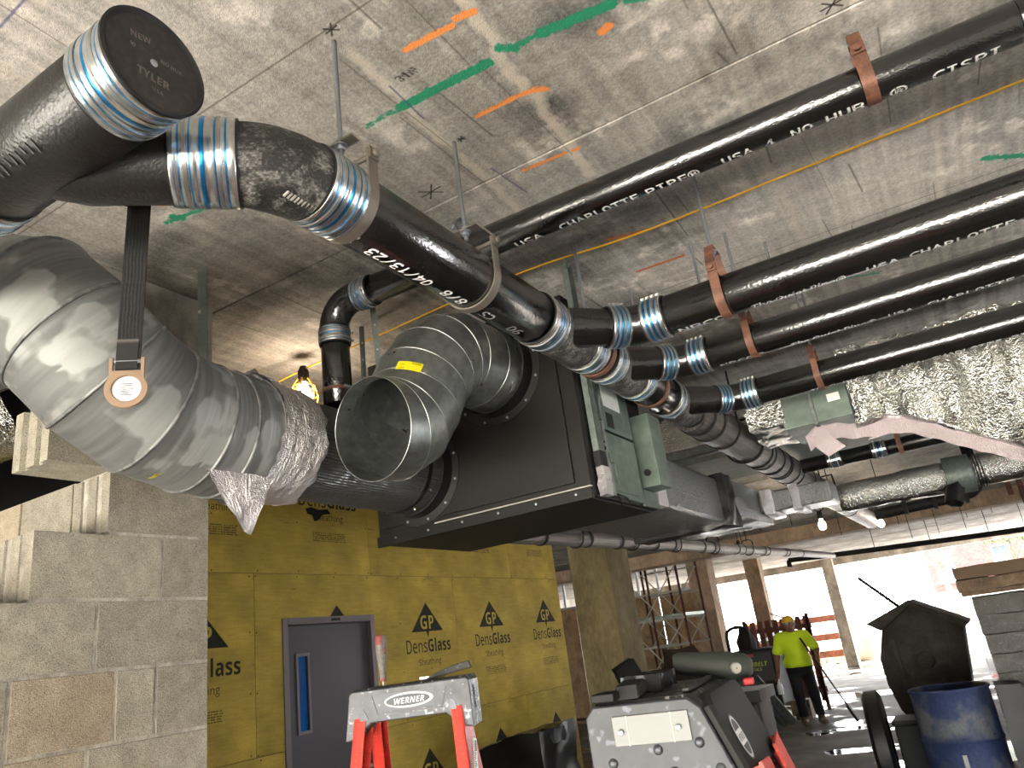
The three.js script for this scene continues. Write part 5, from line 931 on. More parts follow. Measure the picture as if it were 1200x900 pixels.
  const q = thing('power_tool', 'dark grey barrel shaped power tool with a red switch on the near ladder', 'power tool'); part('barrel', put(lathe(V(0.09, h + 0.02, 0.035), V(0.2, -0.16, 0.96), [[-0.05, 0.001], [-0.05, 0.012], [-0.04, 0.016], [0.03, 0.02], [0.055, 0.018], [0.065, 0.01], [0.066, 0.001]], 20, UP, 0.5)), std({ color: 0x2c322c, roughness: 0.6 }), q); part('switch', put(box(0.055, 0.075, h - 0.012, h - 0.002, 0.085, 0.1, 0.003)), std({ color: 0xb02428, roughness: 0.5 }), q); part('brand_ring', put(lathe(V(0.09, h + 0.014, 0.07), V(-0.86, -0.1, 0.4), [[0.012, 0.007], [0.02, 0.008], [0.022, 0.005], [0.022, 0.001]], 16, UP)), M.zincDull, q); settle(q);
}
// ---------------------------------------------------------------- things on the floor
const dirtMap = (r, g, b, sd, amp = 0.5) => noiseTex(256, (x, y) => { const a = fbm(x / 30, y / 30, 4, sd, 8), f = vnoise(x / 3, y / 3, sd + 7, 85), v = 1 + (a - 0.5) * amp * 2 + (f - 0.5) * 0.25; return [r * v, g * v, b * v]; });
// --- tipping hopper
M.hopper = std({ map: rep(dirtMap(52, 48, 43, 1001, 0.35), 1.5), roughness: 0.85, bumpMap: rep(bumpFine, 3), bumpScale: 0.004 });
{ const t = thing('tipping_hopper', 'dark dirty tipping hopper with a peaked end and bent rim', 'hopper'), z = -9.3, d = 0.95;
  const body = [[-1.04, 1.38], [-1.13, 1.1], [-1.12, 0.84], [-1.06, 0.6], [-0.95, 0.42], [-0.5, 0.42], [-0.38, 0.6], [-0.34, 0.85], [-0.26, 1.38], [-0.71, 1.6]];
  const g0 = extrude(body, d, V(0, 0, z - d), Xp, UP, 0.01); part('tub', g0, M.hopper, t);
  part('rim', extrude([[-1.17, 1.47], [-1.04, 1.385], [-0.71, 1.6], [-0.26, 1.33], [-0.2, 1.37], [-0.71, 1.655]], d + 0.08, V(0, 0, z - d - 0.04), Xp, UP, 0.008), M.hopper, t);
  const plate = part('end_plate', box(-0.86, -0.56, 0.8, 1.0, z, z + 0.012, 0.004), M.hopper, t); part('boss', lathe(V(-0.7, 1.05, z), V(0, 0, 1), [[0, 0.09], [0.02, 0.085], [0.025, 0.06], [0.025, 0.001]], 20, UP), M.hopper, t);
  for (const x of [-0.95, -0.48]) part('stiffener', box(x - 0.02, x + 0.02, 0.5, 1.3, z, z + 0.018, 0.004), M.hopper, t);
  part('base_frame', [box(-1.05, -0.4, 0.28, 0.36, z - d, z - d + 0.1), box(-1.05, -0.4, 0.28, 0.36, z - 0.12, z - 0.02), box(-0.95, -0.85, 0.35, 0.45, z - d, z), box(-0.6, -0.5, 0.35, 0.45, z - d, z)], M.hopper, t);
  for (const [x, zz] of [[-0.98, z - 0.1], [-0.47, z - 0.1], [-0.98, z - d + 0.1], [-0.47, z - d + 0.1]]) part('caster', [lathe(V(x - 0.03, 0.13, zz), Xp, [[0, 0.03], [0, 0.12], [0.01, 0.13], [0.05, 0.13], [0.06, 0.12], [0.06, 0.03]], 20, UP), box(x - 0.04, x + 0.04, 0.22, 0.3, zz - 0.05, zz + 0.05)], M.rubber, t);
  settle(t);
  const p = thing('long_handle', 'dark pole leaning out of the tipping hopper', 'pole'); part('shaft', rod(V(-0.76, 1.52, z - 0.3), V(-1.16, 1.96, z - 0.3), 0.018, 8), M.black, p); settle(p); }
// --- blue drum
const drumMap = noiseTex(512, (x, y) => { const a = fbm(x / 60, y / 60, 5, 1021, 9), b = clamp((fbm(x / 36, y / 50, 4, 1031, 14, 10) - 0.5) * 5, 0, 1), r = clamp((fbm(x / 90, y / 90, 3, 1041, 6) - 0.66) * 9, 0, 1), f = vnoise(x / 3, y / 3, 1049, 171); return [lerp(24, 78, b) + 60 * r + 14 * f, lerp(38, 80, b) + 14 * f, lerp(74, 84, b) - 30 * r + 14 * f]; });
M.drum = std({ map: drumMap, roughness: 0.65 });
{ const t = thing('blue_drum', 'scuffed blue steel drum with an open top', 'drum'), c = V(-0.46, 0, -7.4), R = 0.29;
  part('shell', lathe(c, UP, [[0, 0.02], [0, R - 0.01], [0.01, R + 0.004], [0.02, R], [0.28, R], [0.295, R + 0.012], [0.31, R], [0.58, R], [0.595, R + 0.012], [0.61, R], [0.94, R], [0.95, R + 0.01], [0.965, R + 0.01], [0.97, R], [0.965, R - 0.012], [0.9, R - 0.014], [0.2, R - 0.014], [0.2, 0.001]], 48, Xp, 0.3), M.drum, t);
  const lb = part('torn_label', stickerGeo(c.clone().add(V(0, 0.46, 0)), UP, R + 0.0015, 0.05, -4, 2), M.zincDull, t); part('seam', bar(c.clone().add(V(0.02, 0.62, R + 0.002)), c.clone().add(V(0.24, 0.63, 0.17)), 0.004, 0.006), M.black, t); settle(t);
  const b = thing('trash_bag', 'black plastic bag bulging beside the blue drum', 'bag'); part('bag', softBox(-0.13, 0.05, 0.001, 0.98, -7.4, -7.12, 0.05, 0.03, 5, 1051), M.bagBlack, b); settle(b); }
{ const t = thing('rubber_wheel', 'large black wheel standing on edge beside the hopper', 'wheel'); const c = V(-1.14, 0.466, -8.05), d = V(0.99, 0, -0.1); part('tyre', lathe(c.clone().addScaledVector(d, -0.08), d, [[0, 0.3], [0, 0.42], [0.03, 0.465], [0.13, 0.465], [0.16, 0.42], [0.16, 0.3]], 40, UP, 0.4), M.rubber, t); part('disc', lathe(c.clone().addScaledVector(d, -0.05), d, [[0, 0.001], [0, 0.3], [0.1, 0.3], [0.1, 0.001]], 32, UP), M.black, t); settle(t); }
{ const t = thing('dark_crate', 'black box standing behind the large wheel', 'crate'); part('body', box(-0.98, -0.72, 0, 0.66, -8.1, -7.75, 0.02), M.black, t); part('lid', box(-0.99, -0.7, 0.66, 0.7, -8.12, -7.73, 0.012), M.black, t); settle(t); }
// --- pallet of wrapped bags
M.bagPaper = std({ map: rep(dirtMap(98, 80, 62, 1061, 0.35), 2), roughness: 0.85 });
M.bagGrey = std({ map: rep(dirtMap(74, 68, 62, 1071, 0.3), 2), roughness: 0.5 });
M.bagPrint = textMat(512, 256, (g, w, h) => { g.fillStyle = '#5f4d3a'; g.fillRect(0, 0, w, h); g.fillStyle = '#77624a'; g.fillRect(90, 30, 380, 190); g.fillStyle = '#2b211a'; g.font = 'bold 84px serif'; for (let i = 0; i < 3; i++) { g.fillRect(190, 70 + i * 46, 220, 20); } }, { roughness: 0.85 });
{ const pl = thing('wood_pallet', 'wooden pallet under the stack of wrapped bags', 'pallet'), x0 = -0.1, x1 = 1.1, z0 = -8.5, z1 = -7.5; for (let i = 0; i < 7; i++) part('deck_board', box(x0, x1, 0.11, 0.13, z0 + i * 0.15, z0 + i * 0.15 + 0.1, 0.003), M.tanBoard, pl); for (const x of [x0, 0.45, x1 - 0.1]) part('stringer', box(x, x + 0.1, 0, 0.11, z0, z1, 0.004), M.tanBoard, pl); settle(pl);
  let n = 0; for (let k = 0; k < 10; k++) for (let c = 0; c < 2; c++) for (let q = 0; q < 2; q++) { const y = 0.131 + k * 0.148, ax = x0 + c * 0.6 + rr(-0.012, 0.012), az = z1 - q * 0.5 + rr(-0.012, 0.012); const b = solo('cement_bag', softBox(ax + 0.005, ax + 0.59, y + 0.002, y + 0.144, az - 0.49, az, 0.06, 0.014, 6, 1080 + n), M.bagGrey, 'grey sack in the plastic wrapped stack on the pallet', 'sack', 'sacks in the wrapped stack'); n++; }
  const w = thing('shrink_wrap', 'crinkled clear plastic wrapped around the stack of sacks', 'plastic wrap'); const M2 = phy({ color: 0xffffff, transmission: 0.96, roughness: 0.1, thickness: 0, bumpMap: rep(bumpFoil, 3, 6), bumpScale: 0.03 }); part('film', softBox(x0 - 0.035, x1 + 0.035, 0.5, 1.6, z0 - 0.02, z1 + 0.035, 0.05, 0.012, 8, 1131), M2, w); settle(w);
  solo('slip_board', box(x0 - 0.06, x1 + 0.05, 1.625, 1.66, z0, z1 + 0.06, 0.006), M.bagPaper, 'tan board lying across the top of the wrapped sacks', 'board');
  for (let k = 0; k < 2; k++) for (let c = 0; c < 2; c++) solo('paper_sack', softBox(x0 - 0.07 + c * 0.62, x0 + 0.53 + c * 0.62, 1.663 + k * 0.1, 1.757 + k * 0.1, z1 - 0.45, z1 + 0.04, 0.05, 0.014, 5, 1141 + k * 2 + c), k ? M.bagPrint : M.bagPaper, (k ? 'printed' : 'plain') + (c ? ' brown sack at the outer end of the top board' : ' brown sack overhanging the top board'), 'sack', 'brown sacks on the board');
  solo('trash_bag', softBox(0.12, 0.55, 0.001, 0.8, -7.35, -6.95, 0.06, 0.04, 6, 1151), M.bagBlack, 'black plastic bag slumped in front of the wrapped pallet', 'bag'); }
// --- machine cart with hire sign
M.redSlat = std({ map: rep(dirtMap(92, 52, 44, 1161, 0.3), 2), roughness: 0.8 });
{ const t = thing('site_machine', 'black machine with a green lettered SUNBELT RENTALS panel', 'machine'), z = -14;
  part('body', box(-4.1, -3.35, 0.25, 1.18, z - 0.9, z - 0.02, 0.03), M.black, t);
  const pl = planeUV(0.68, 0.46); pl.translate(-3.72, 0.9, z + 0.001); part('sign_panel', pl, textMat(512, 346, (g, w, h) => { g.fillStyle = '#0d0e0d'; g.fillRect(0, 0, w, h); g.fillStyle = '#8f9a1f'; g.beginPath(); g.moveTo(70, 110); g.lineTo(30, 190); g.lineTo(112, 190); g.fill(); g.font = 'bold italic 74px sans-serif'; g.fillText('SUNBELT', 116, 166, 350); g.font = 'bold 50px sans-serif'; g.fillText('RENTALS', 150, 220, 310); g.fillStyle = '#7c2f22'; g.fillRect(200, 10, 90, 40); }), t);
  part('rail', tube([V(-4.1, 1.18, z - 0.1), V(-4.08, 1.5, z - 0.1), V(-3.9, 1.58, z - 0.1), V(-3.72, 1.5, z - 0.1), V(-3.7, 1.18, z - 0.1)], 0.03, 8, 5), M.black, t); part('engine_head', lathe(V(-3.85, 1.18, z - 0.4), UP, [[0, 0.02], [0, 0.16], [0.15, 0.18], [0.3, 0.1], [0.36, 0.1], [0.4, 0.02]], 16, Xp), M.black, t);
  for (const x of [-4.0, -3.5]) part('wheel', lathe(V(x - 0.06, 0.25, z - 0.2), Xp, [[0, 0.05], [0, 0.22], [0.02, 0.25], [0.1, 0.25], [0.12, 0.22], [0.12, 0.05]], 24, UP), M.rubber, t); settle(t); }
{ const t = thing('slatted_gate', 'dull red slatted gate standing behind the black machine', 'gate'), z = -15.3; for (let i = 0; i < 9; i++) part('slat', box(-4.1 + i * 0.14, -4.0 + i * 0.14, 0.15, 1.62, z - 0.02, z, 0.004), M.redSlat, t); for (const y of [0.3, 1.4]) part('rail', box(-4.12, -2.85, y, y + 0.09, z - 0.05, z - 0.02), M.redSlat, t); for (const x of [-4.1, -2.93]) part('post', box(x, x + 0.06, 0, 1.66, z - 0.06, z), M.redSlat, t); settle(t); }
{ const t = thing('timber_plank', 'short pale plank lying on the floor by the worker', 'plank'); part('plank', box(-4.0, -3.2, 0.001, 0.09, -14.0, -13.75, 0.005), M.tanBoard, t); settle(t); }
{ const t = thing('cardboard_box', 'small brown box beside the plank', 'box'); part('carton', box(-3.3, -2.98, 0.0, 0.3, -14.5, -14.2, 0.006), M.bagPaper, t); part('tape', box(-3.16, -3.12, 0.3, 0.302, -14.5, -14.2), M.zincDull, t); settle(t); }
{ const t = thing('waste_bin', 'tall dark green bin with a rounded lid behind the near ladder', 'bin'), z = -7.5; M.binGreen = std({ color: 0x0f120f, roughness: 0.6 }); part('body', box(-2.5, -2.02, 0.06, 0.98, z - 0.5, z, 0.04), M.binGreen, t); part('lid', softBox(-2.54, -1.98, 0.97, 1.07, z - 0.54, z + 0.04, 0.08, 0.006, 3, 1171), M.binGreen, t); for (const x of [-2.45, -2.07]) part('wheel', lathe(V(x - 0.03, 0.09, z - 0.05), Xp, [[0, 0.02], [0, 0.08], [0.02, 0.09], [0.04, 0.09], [0.06, 0.08], [0.06, 0.02]], 16, UP), M.rubber, t); settle(t); }
// --- dark debris heap
M.cardDark = std({ map: rep(dirtMap(46, 36, 28, 1181, 0.4), 2), roughness: 0.9 });
[[-3.72, 1.15, -8.7, 0.24, 0.5, 0.35, 0.4], [-3.1, 1.18, -8.75, 0.38, 0.52, 0.4, -0.5], [-2.68, 0.98, -8.5, 0.34, 0.44, 0.36, 0.2], [-3.3, 0.45, -8.65, 0.5, 0.82, 0.4, 0.0], [-2.68, 0.36, -8.5, 0.42, 0.68, 0.4, -0.1], [-3.95, 0.5, -8.75, 0.4, 0.9, 0.4, 0.1], [-3.2, 0.14, -7.85, 0.7, 0.26, 0.4, 0.0]].forEach(([x, y, z, w, h, d, r], i) => {
  const g = softBox(-w / 2, w / 2, -h / 2, h / 2, -d / 2, d / 2, 0.09, 0.05, 4, 1191 + i); g.rotateZ(r); g.rotateY(r * 1.5); g.translate(x, y, z); g.computeBoundingBox(); if (i > 2 && g.boundingBox.min.y !== 0) g.translate(0, -g.boundingBox.min.y, 0);
  solo('debris_sack', g, i % 2 ? M.cardDark : M.black, ['crumpled dark sack at the left shoulder of the debris heap', 'large folded dark sheet on top of the debris heap', 'dark sack at the right end of the debris heap', 'broad dark sack at the foot of the debris heap', 'dark sack under the right end of the debris heap', 'tall dark sack beside the concrete column', 'flat dark sack lying before the debris heap'][i], 'sack', 'dark sacks in the debris heap'); });
{ const t = thing('roof_sheet', 'grey corrugated sheet leaning behind the debris heap', 'sheet'); const P = []; for (let i = 0; i <= 24; i++) P.push([i * 0.03, 0.02 * Math.sin(i * 1.57)]); const o = P.concat(P.slice().reverse().map(([x, y]) => [x, y - 0.006])); const g = extrude(o, 1.35, V(0, 0, 0), Xp, V(0, 0, 1)); g.rotateX(0.95); g.rotateZ(0.2); g.computeBoundingBox(); g.translate(-3.75, -g.boundingBox.min.y, -11.6); part('sheet', g, M.galvDull, t); settle(t); }
{ const t = thing('plastic_bag', 'glossy black bag bulging up before the yellow wall', 'bag'); part('bag', softBox(-3.95, -3.3, 0.001, 1.02, -6.3, -5.7, 0.06, 0.05, 5, 1211, (v) => { v.y += 0.12 * (v.y / 1.02) * ((v.x + 3.95) / 0.65 - 0.5); }), M.blackGloss, t); part('tied_neck', softBox(-3.4, -3.28, 0.95, 1.06, -6.1, -5.9, 0.03, 0.02, 14, 1213), M.blackGloss, t); settle(t); }
// --- scaffold
{ const t = thing('scaffold_tower', 'steel frame scaffold with diagonal braces in front of the plywood wall', 'scaffold'), zz = [-14.9, -16.2], xx = [-6.3, -5.7, -5.05];
  for (const z of zz) for (const x of xx) part('upright', rod(V(x, 0, z), V(x, 3.0, z), 0.025, 8), M.rust, t);
  for (const z of zz) for (const y of [0.4, 0.9, 1.4, 1.9, 2.4, 2.9]) part('rung', rod(V(xx[0], y, z), V(xx[2], y, z), 0.018, 6), M.zincDull, t);
  for (const z of zz) for (const [a, b] of [[0.4, 1.9], [1.4, 2.9]]) { part('brace', rod(V(xx[0], a, z + 0.03), V(xx[2], b, z + 0.03), 0.014, 6), M.zincDull, t); part('brace', rod(V(xx[2], a, z + 0.04), V(xx[0], b, z + 0.04), 0.014, 6), M.zincDull, t); }
  part('deck_plank', box(xx[0], xx[2], 1.92, 1.98, zz[1], zz[0]), M.galvDull, t); settle(t); }
{ const t = thing('handrail', 'pale yellow pipe handrail at the foot of the scaffold', 'handrail'); for (const y of [0.5, 1.05]) part('rail', rod(V(-6.1, y, -13.6), V(-5.3, y, -13.6), 0.022, 8), M.yellowPale, t); for (const x of [-6.1, -5.7, -5.3]) part('post', rod(V(x, 0, -13.6), V(x, 1.05, -13.6), 0.022, 8), M.yellowPale, t); settle(t); }
// --- barrier tapes and lumber at the open edge
solo('barrier_tape', band([V(-4.5, 1.1, -16.4), V(-4.1, 1.25, -17), V(-3.75, 1.55, -18), V(-4.62, 1.75, -20)].map((p) => p), UP, 0.06, 0.002), M.white, 'white tape slung between two columns', 'tape');
solo('barrier_tape', band([V(-7.1, 1.5, -26.6), V(-6.3, 1.46, -26.6), V(-5.52, 1.5, -26.6)], UP, 0.12, 0.002), M.yellow, 'yellow caution tape strung at the open edge', 'tape');
{ const t = thing('timber_barricade', 'orange brown timber barricade across the bright opening', 'barricade'); for (const y of [0.25, 0.75, 1.3]) part('board', box(-7.2, -4.02, y, y + 0.2, -26.6, -26.55, 0.005), M.timber, t); for (const x of [-7.1, -5.6, -4.2]) part('post', box(x, x + 0.1, -0.06, 1.6, -26.7, -26.6, 0.004), M.timber, t); settle(t); }
[[-4.3, 0.7], [-6.0, 0.8], [-7.6, 0.65], [-5.05, 0.15]].forEach(([x, s], i) => { const g = softBox(-s, s, 0, s * 0.9, -s * 0.7, s * 0.7, 0.15, 0.14, 3, 1231 + i); g.translate(x, -0.06, -28.6 - i * 0.2); solo('rubble_mound', g, M.concreteWarm, 'grey rubble mound piled outside behind the timber barricade', 'rubble', 'rubble mounds outside'); });
// ---------------------------------------------------------------- outside
M.brick = std({ map: rep(noiseTex(256, (x, y) => { const row = Math.floor(y / 16), m = (y % 16 < 2) || ((x + (row % 2) * 16) % 32 < 2), a = hash(Math.floor((x + (row % 2) * 16) / 32), row, 1241), v = 0.8 + 0.4 * a; return m ? [62, 56, 52] : [80 * v, 43 * v, 39 * v]; }), 0.9), roughness: 0.9 });
{ const t = thing('brick_building', 'red brick building with sash windows across the street', 'building'), z = -48; const holes = [], wins = [[-1.35, 2.3], [1.4, 2.2], [4.2, 2.2], [-1.35, 5.2], [1.4, 5.2], [4.2, 5.2]];
  for (const [x, y] of wins) holes.push([[x - 0.45, y - 0.1], [x + 0.45, y - 0.1], [x + 0.45, y + 1.5], [x - 0.45, y + 1.5]]);
  part('brick_wall', extrude([[-2.2, 1.7], [11, 1.7], [11, 9], [-2.2, 9]], 0.4, V(0, 0, z - 0.4), Xp, UP, 0, holes), M.brick, t); part('stone_base', box(-2.3, 11, -0.06, 1.7, z - 0.4, z + 0.05), M.concretePale, t); part('side_wall', box(-2.2, -1.8, 1.7, 9, z - 8, z - 0.4), M.brick, t); part('rear_wall', box(-1.8, 11, -0.06, 9, z - 8.2, z - 8), M.brick, t);
  for (const [x, y] of wins) { const w = part('window_frame', [box(x - 0.45, x - 0.38, y - 0.1, y + 1.5, z - 0.3, z - 0.1), box(x + 0.38, x + 0.45, y - 0.1, y + 1.5, z - 0.3, z - 0.1), box(x - 0.38, x + 0.38, y + 0.66, y + 0.74, z - 0.3, z - 0.1), box(x - 0.38, x + 0.38, y + 1.43, y + 1.5, z - 0.3, z - 0.1), box(x - 0.38, x + 0.38, y - 0.1, y - 0.03, z - 0.3, z - 0.1)], M.white, t); part('pane', box(x - 0.39, x + 0.39, y - 0.05, y + 1.45, z - 0.24, z - 0.22), std({ color: 0x38424a, roughness: 0.15 }), w); part('sill', box(x - 0.55, x + 0.55, y - 0.2, y - 0.1, z - 0.3, z + 0.08), M.concretePale, t); }
  settle(t); }
function leafMesh(c, rx, ry, n, sz) { const pos = [], idx = []; for (let i = 0; i < n; i++) { const u = rr(-1, 1), a = rr(0, TAU), r = Math.cbrt(rnd()), s = Math.sqrt(1 - u * u), p = V(c.x + rx * r * s * Math.cos(a), c.y + ry * r * u, c.z + rx * r * s * Math.sin(a)), e1 = V(rr(-1, 1), rr(-1, 1), rr(-1, 1)).normalize(), e2 = e1.clone().cross(V(rr(-1, 1), rr(-1, 1), rr(-1, 1))).normalize(), b = pos.length / 3; for (const [x, y] of [[-1, 0], [0, -0.45], [1, 0], [0, 0.45]]) { const q = p.clone().addScaledVector(e1, x * sz).addScaledVector(e2, y * sz); pos.push(q.x, q.y, q.z); } idx.push(b, b + 1, b + 2, b, b + 2, b + 3); } return mk(pos, null, null, idx); }
M.leaf = phy({ color: 0x33441a, roughness: 0.9, transmission: 0.3, thickness: 0, side: THREE.DoubleSide });
M.bark = std({ color: 0x4e443a, roughness: 0.9 });
for (const [x, z, h, lab] of [[1.6, -40, 4.6, 'leafy street tree before the brick building'], [-1.2, -36, 5.2, 'slender street tree near the corner of the brick building']]) { const t = thing('street_tree', lab, 'tree'); part('trunk', tube([V(x, -0.06, z), V(x + 0.1, 1.6, z), V(x - 0.05, 2.6, z), V(x + 0.1, h, z)], (u) => 0.14 - 0.09 * u, 8, 4), M.bark, t); for (const [dx, dy] of [[-1.1, 0.7], [1.2, 0.8], [-0.6, 1.4], [0.7, 1.5]]) part('branch', tube([V(x, 2.3 + dy * 0.2, z), V(x + dx * 0.5, 2.9 + dy * 0.5, z + 0.2), V(x + dx, 3.2 + dy, z)], (u) => 0.06 - 0.04 * u, 6, 3), M.bark, t); const f = part('foliage', leafMesh(V(x, h, z), 2.0, 1.3, 1500, 0.13), M.leaf, t); f.userData.kind = 'stuff'; settle(t); }
for (const [x, z, h, r] of [[-3.1, -29, 1.3, 0.2], [-2.55, -30, 1.3, 0.25], [-2.2, -31, 1.7, 0.1]]) solo('steel_stake', rod(V(x, -0.06, z), V(x + r * 0.3, h, z), 0.03, 6), M.rust, 'thin dark stake standing in the bright yard', 'stake', 'stakes in the yard');
// ---------------------------------------------------------------- worker
function sdf(fn, mn, mx, res) {
  const mc = new MarchingCubes(res, new THREE.MeshBasicMaterial(), false, false, 120000), E = Math.max(mx.x - mn.x, mx.y - mn.y, mx.z - mn.z) / 2 * 1.08, c = mn.clone().add(mx).multiplyScalar(0.5); mc.isolation = 0; const hs = res / 2;
  for (let z = 0; z < res; z++) for (let y = 0; y < res; y++) for (let x = 0; x < res; x++) { const p = [c.x + (x - hs) / hs * E, c.y + (y - hs) / hs * E, c.z + (z - hs) / hs * E]; mc.field[x + y * res + z * res * res] = (p[0] < mn.x || p[0] > mx.x || p[1] < mn.y || p[1] > mx.y || p[2] < mn.z || p[2] > mx.z) ? -0.05 : -fn(p[0], p[1], p[2]); }
  mc.update(); const n = mc.count, pos = new Float32Array(n * 3), nor = []; for (let i = 0; i < n * 3; i++) pos[i] = mc.positionArray[i] * E + [c.x, c.y, c.z][i % 3];
  const g = new THREE.BufferGeometry(); g.setAttribute('position', new THREE.BufferAttribute(pos, 3)); g.setAttribute('uv', new THREE.BufferAttribute(new Float32Array(n * 2), 2)); g.computeVertexNormals(); return smooth(g, -0.2);
}
const cap = (a, b, ra, rb) => { const dx = b[0] - a[0], dy = b[1] - a[1], dz = b[2] - a[2], L = dx * dx + dy * dy + dz * dz; return (x, y, z) => { const t = clamp(((x - a[0]) * dx + (y - a[1]) * dy + (z - a[2]) * dz) / L, 0, 1); return Math.hypot(x - a[0] - dx * t, y - a[1] - dy * t, z - a[2] - dz * t) - (ra + (rb - ra) * t); }; };
const uni = (list, k) => (x, y, z) => { let s = 0; for (const f of list) s += Math.exp(-f(x, y, z) / k); return -k * Math.log(s + 1e-30); };
{
  const J = { hR: [-0.37, 0.74, 0.1], wR: [-0.34, 0.83, 0.07], eR: [-0.3, 1.06, 0.0], sR: [-0.2, 1.33, 0], sL: [0.2, 1.33, 0], eL: [0.33, 1.1, -0.02], wL: [0.3, 0.92, 0.17], hL: [0.285, 0.86, 0.23], hipR: [-0.1, 0.82, 0], hipL: [0.1, 0.82, 0], kR: [-0.1, 0.46, 0.05], kL: [0.13, 0.46, 0.02], aR: [-0.1, 0.08, -0.01], aL: [0.16, 0.08, -0.04] };
  const t = thing('person', 'worker in a lime green shirt, dark trousers and yellow cap holding a squeegee pole', 'person');
  const skin = std({ color: 0x6b4632, roughness: 0.6 }), lime = std({ color: 0xb4cf12, roughness: 0.75 }), navy = std({ color: 0x0d0e14, roughness: 0.85 }), boot = std({ color: 0x4a3a2c, roughness: 0.8 });
  const arms = [cap(J.sR, J.eR, 0.058, 0.046), cap(J.eR, J.wR, 0.044, 0.03), cap(J.sL, J.eL, 0.058, 0.046), cap(J.eL, J.wL, 0.044, 0.03)], torso = [cap([-0.1, 1.28, 0], [0.1, 1.28, 0], 0.125, 0.125), cap([0, 1.22, 0.02], [0, 1.0, 0.05], 0.14, 0.155), cap([-0.06, 0.92, 0.02], [0.06, 0.92, 0.02], 0.135, 0.135), cap([0, 1.34, 0], [0, 1.46, 0.03], 0.06, 0.052)], legs = [cap(J.hipR, J.kR, 0.088, 0.06), cap(J.kR, J.aR, 0.058, 0.042), cap(J.hipL, J.kL, 0.088, 0.06), cap(J.kL, J.aL, 0.058, 0.042)];
  const fingers = (w, h, s, curl) => { const d = V(...h).sub(V(...w)).normalize(), f = V(0, 0, 1).addScaledVector(d, -d.z).normalize(), sd = d.clone().cross(f), out = [cap(w, V(...h).toArray(), 0.028, 0.03)]; [-1.5, -0.5, 0.5, 1.5].forEach((k, i) => { const r = V(...h).addScaledVector(f, k * 0.017), a = r.clone().addScaledVector(d, [0.04, 0.047, 0.045, 0.035][i]), b = a.clone().addScaledVector(d, 0.012).addScaledVector(sd, s * curl), c = b.clone().addScaledVector(d, -0.018).addScaledVector(sd, s * 0.012); out.push(cap(r.toArray(), a.toArray(), 0.0095, 0.009), cap(a.toArray(), b.toArray(), 0.009, 0.0085), cap(b.toArray(), c.toArray(), 0.0085, 0.008)); }); const tb = V(...w).lerp(V(...h), 0.55).addScaledVector(f, 0.028), tt = tb.clone().addScaledVector(d, 0.035).addScaledVector(f, 0.018).addScaledVector(sd, s * 0.015); out.push(cap(tb.toArray(), tt.toArray(), 0.0115, 0.009)); return out; };
  const HR = fingers(J.wR, J.hR, 1, 0.028), HL = fingers(J.wL, J.hL, -1, 0.03);
  const hd = [cap([0, 1.5, 0.035], [0, 1.56, 0.02], 0.078, 0.088), cap([0, 1.46, 0.065], [0, 1.5, 0.05], 0.05, 0.062), cap([0, 1.525, 0.118], [0, 1.5, 0.128], 0.011, 0.016), cap([-0.086, 1.53, 0.02], [-0.09, 1.505, 0.022], 0.014, 0.012), cap([0.086, 1.53, 0.02], [0.09, 1.505, 0.022], 0.014, 0.012), cap([-0.02, 1.468, 0.108], [0.02, 1.468, 0.108], 0.009, 0.009), cap([0, 1.36, 0], [0, 1.47, 0.03], 0.056, 0.052)];
  const bodyFn = uni([...torso, ...arms, ...legs], 0.018);
  const body = merge([sdf(bodyFn, V(-0.55, 0.02, -0.3), V(0.55, 1.5, 0.35), 120), sdf(uni(hd, 0.008), V(-0.13, 1.36, -0.1), V(0.13, 1.68, 0.17), 84), sdf(uni(HR, 0.005), V(-0.46, 0.63, 0), V(-0.26, 0.87, 0.2), 64), sdf(uni(HL, 0.005), V(0.18, 0.74, 0.1), V(0.4, 0.96, 0.34), 64)]);
  part('body', body, skin, t);
  part('shirt', sdf((x, y, z) => Math.max(uni([cap([-0.11, 1.28, 0], [0.11, 1.28, 0], 0.14, 0.14), cap([0, 1.22, 0.02], [0, 0.98, 0.055], 0.16, 0.18), cap([-0.06, 0.93, 0.03], [0.06, 0.93, 0.03], 0.16, 0.16), cap(J.sR, [-0.28, 1.13, 0], 0.078, 0.075), cap(J.sL, [0.305, 1.16, -0.01], 0.078, 0.075)], 0.02)(x, y, z) + 0.008 * Math.sin(y * 40 + x * 9) * (y < 1.15 ? 1 : 0.3) * 0.6, 0.87 - y, y - 1.43, 0.07 - Math.hypot(x, (y - 1.44) * 1.2, z - 0.03)), V(-0.45, 0.82, -0.25), V(0.45, 1.46, 0.32), 96), lime, t);
  part('trousers', sdf((x, y, z) => Math.max(uni([cap([-0.05, 0.88, 0.02], [0.05, 0.88, 0.02], 0.15, 0.15), cap(J.hipR, J.kR, 0.105, 0.08), cap(J.kR, J.aR, 0.08, 0.07), cap(J.hipL, J.kL, 0.105, 0.08), cap(J.kL, J.aL, 0.08, 0.07)], 0.015)(x, y, z), y - 0.95, 0.13 - y), V(-0.35, 0.1, -0.22), V(0.38, 0.97, 0.25), 96), navy, t);
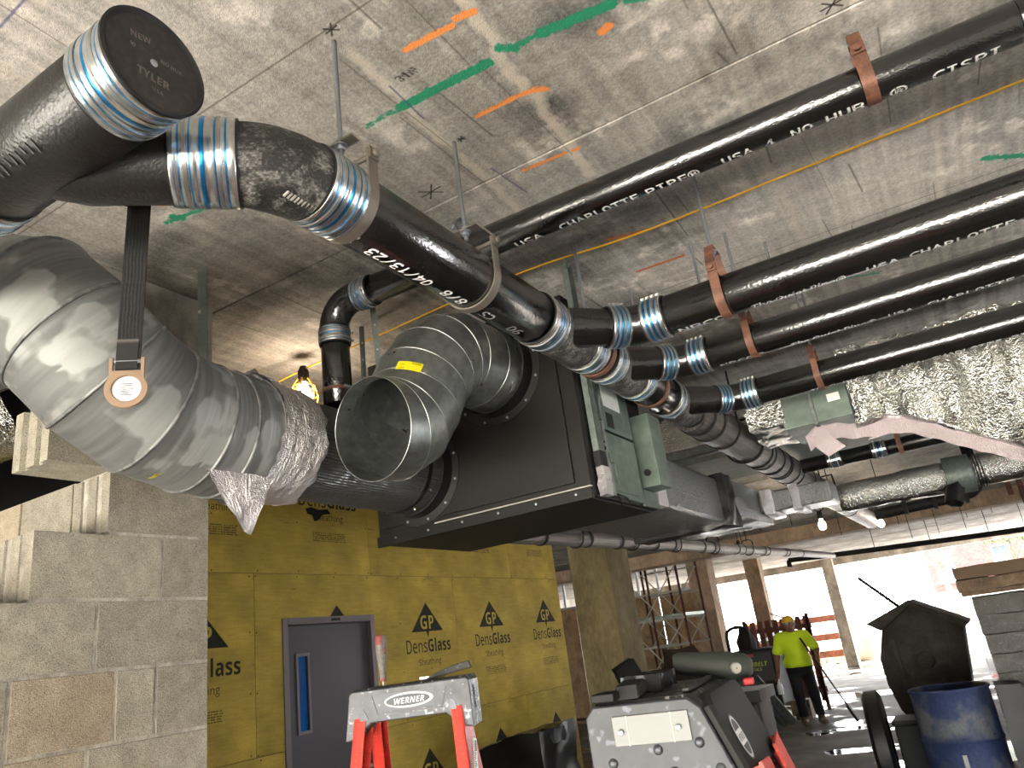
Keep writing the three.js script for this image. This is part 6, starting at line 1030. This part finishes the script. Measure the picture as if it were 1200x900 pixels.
  for (const [a, s] of [[J.aR, 0], [J.aL, 0.25]]) part('boot', sdf((x, y, z) => Math.max(uni([cap([a[0], 0.14, a[2]], [a[0], 0.05, a[2]], 0.06, 0.05), cap([a[0], 0.045, a[2] - 0.02], [a[0] + 0.03 * s * 4, 0.04, a[2] + 0.17], 0.048, 0.045)], 0.012)(x, y, z), -y), V(a[0] - 0.12, 0, a[2] - 0.12), V(a[0] + 0.14, 0.2, a[2] + 0.26), 48), boot, t);
  part('hard_cap', [lathe(V(0, 1.555, 0.018), UP, [[0, 0.1], [0.03, 0.1], [0.07, 0.085], [0.1, 0.05], [0.112, 0.001]], 24, Xp, 0.9), extrude(circle(0, 0, 0.095, 14, Math.PI, TAU).map(([x, y]) => [x, y * 0.75]), 0.008, V(0, 1.566, 0.1), Xp, V(0, 0, -1))], std({ color: 0xc8a012, roughness: 0.6 }), t);
  part('glasses', [box(-0.075, -0.012, 1.525, 1.552, 0.108, 0.114, 0.004), box(0.012, 0.075, 1.525, 1.552, 0.108, 0.114, 0.004), box(-0.012, 0.012, 1.54, 1.547, 0.11, 0.115)], M.blackGloss, t);
  t.position.set(-2.86, 0, -13.5); t.rotation.y = 0.28;
  const m4 = new THREE.Matrix4().makeRotationY(0.28).setPosition(-2.86, 0, -13.5), W = (x, y, z) => V(x, y, z).applyMatrix4(m4);
  const q = thing('squeegee', 'dark pole with a squeegee head on the wet floor, held by the worker', 'squeegee'), hl = W(0.27, 0.84, 0.26), top = W(0.1, 1.3, 0.22), foot = W(0.62, 0.06, 0.4); part('pole', rod(top, foot, 0.013, 8), M.black, q); const dd = foot.clone().sub(top).normalize(); part('head', bar(foot.clone().addScaledVector(dd, -0.22), foot.clone().addScaledVector(dd, 0.03), 0.1, 0.04), M.black, q); settle(q);
  const b = thing('spray_bottle', 'clear white bottle hanging from the worker\'s hand', 'bottle'), bp = W(-0.37, 0.5, 0.12); part('bottle', lathe(bp, UP, [[0, 0.001], [0, 0.04], [0.01, 0.045], [0.13, 0.045], [0.17, 0.02], [0.2, 0.016], [0.2, 0.001]], 16, Xp, 0.5), phy({ color: 0xe8eaea, roughness: 0.25, transmission: 0.4, thickness: 0 }), b); part('cap', rod(bp.clone().add(V(0, 0.2, 0)), bp.clone().add(V(0, 0.225, 0)), 0.018, 10), M.white, b); settle(b);
}
renderer.render(scene, camera);
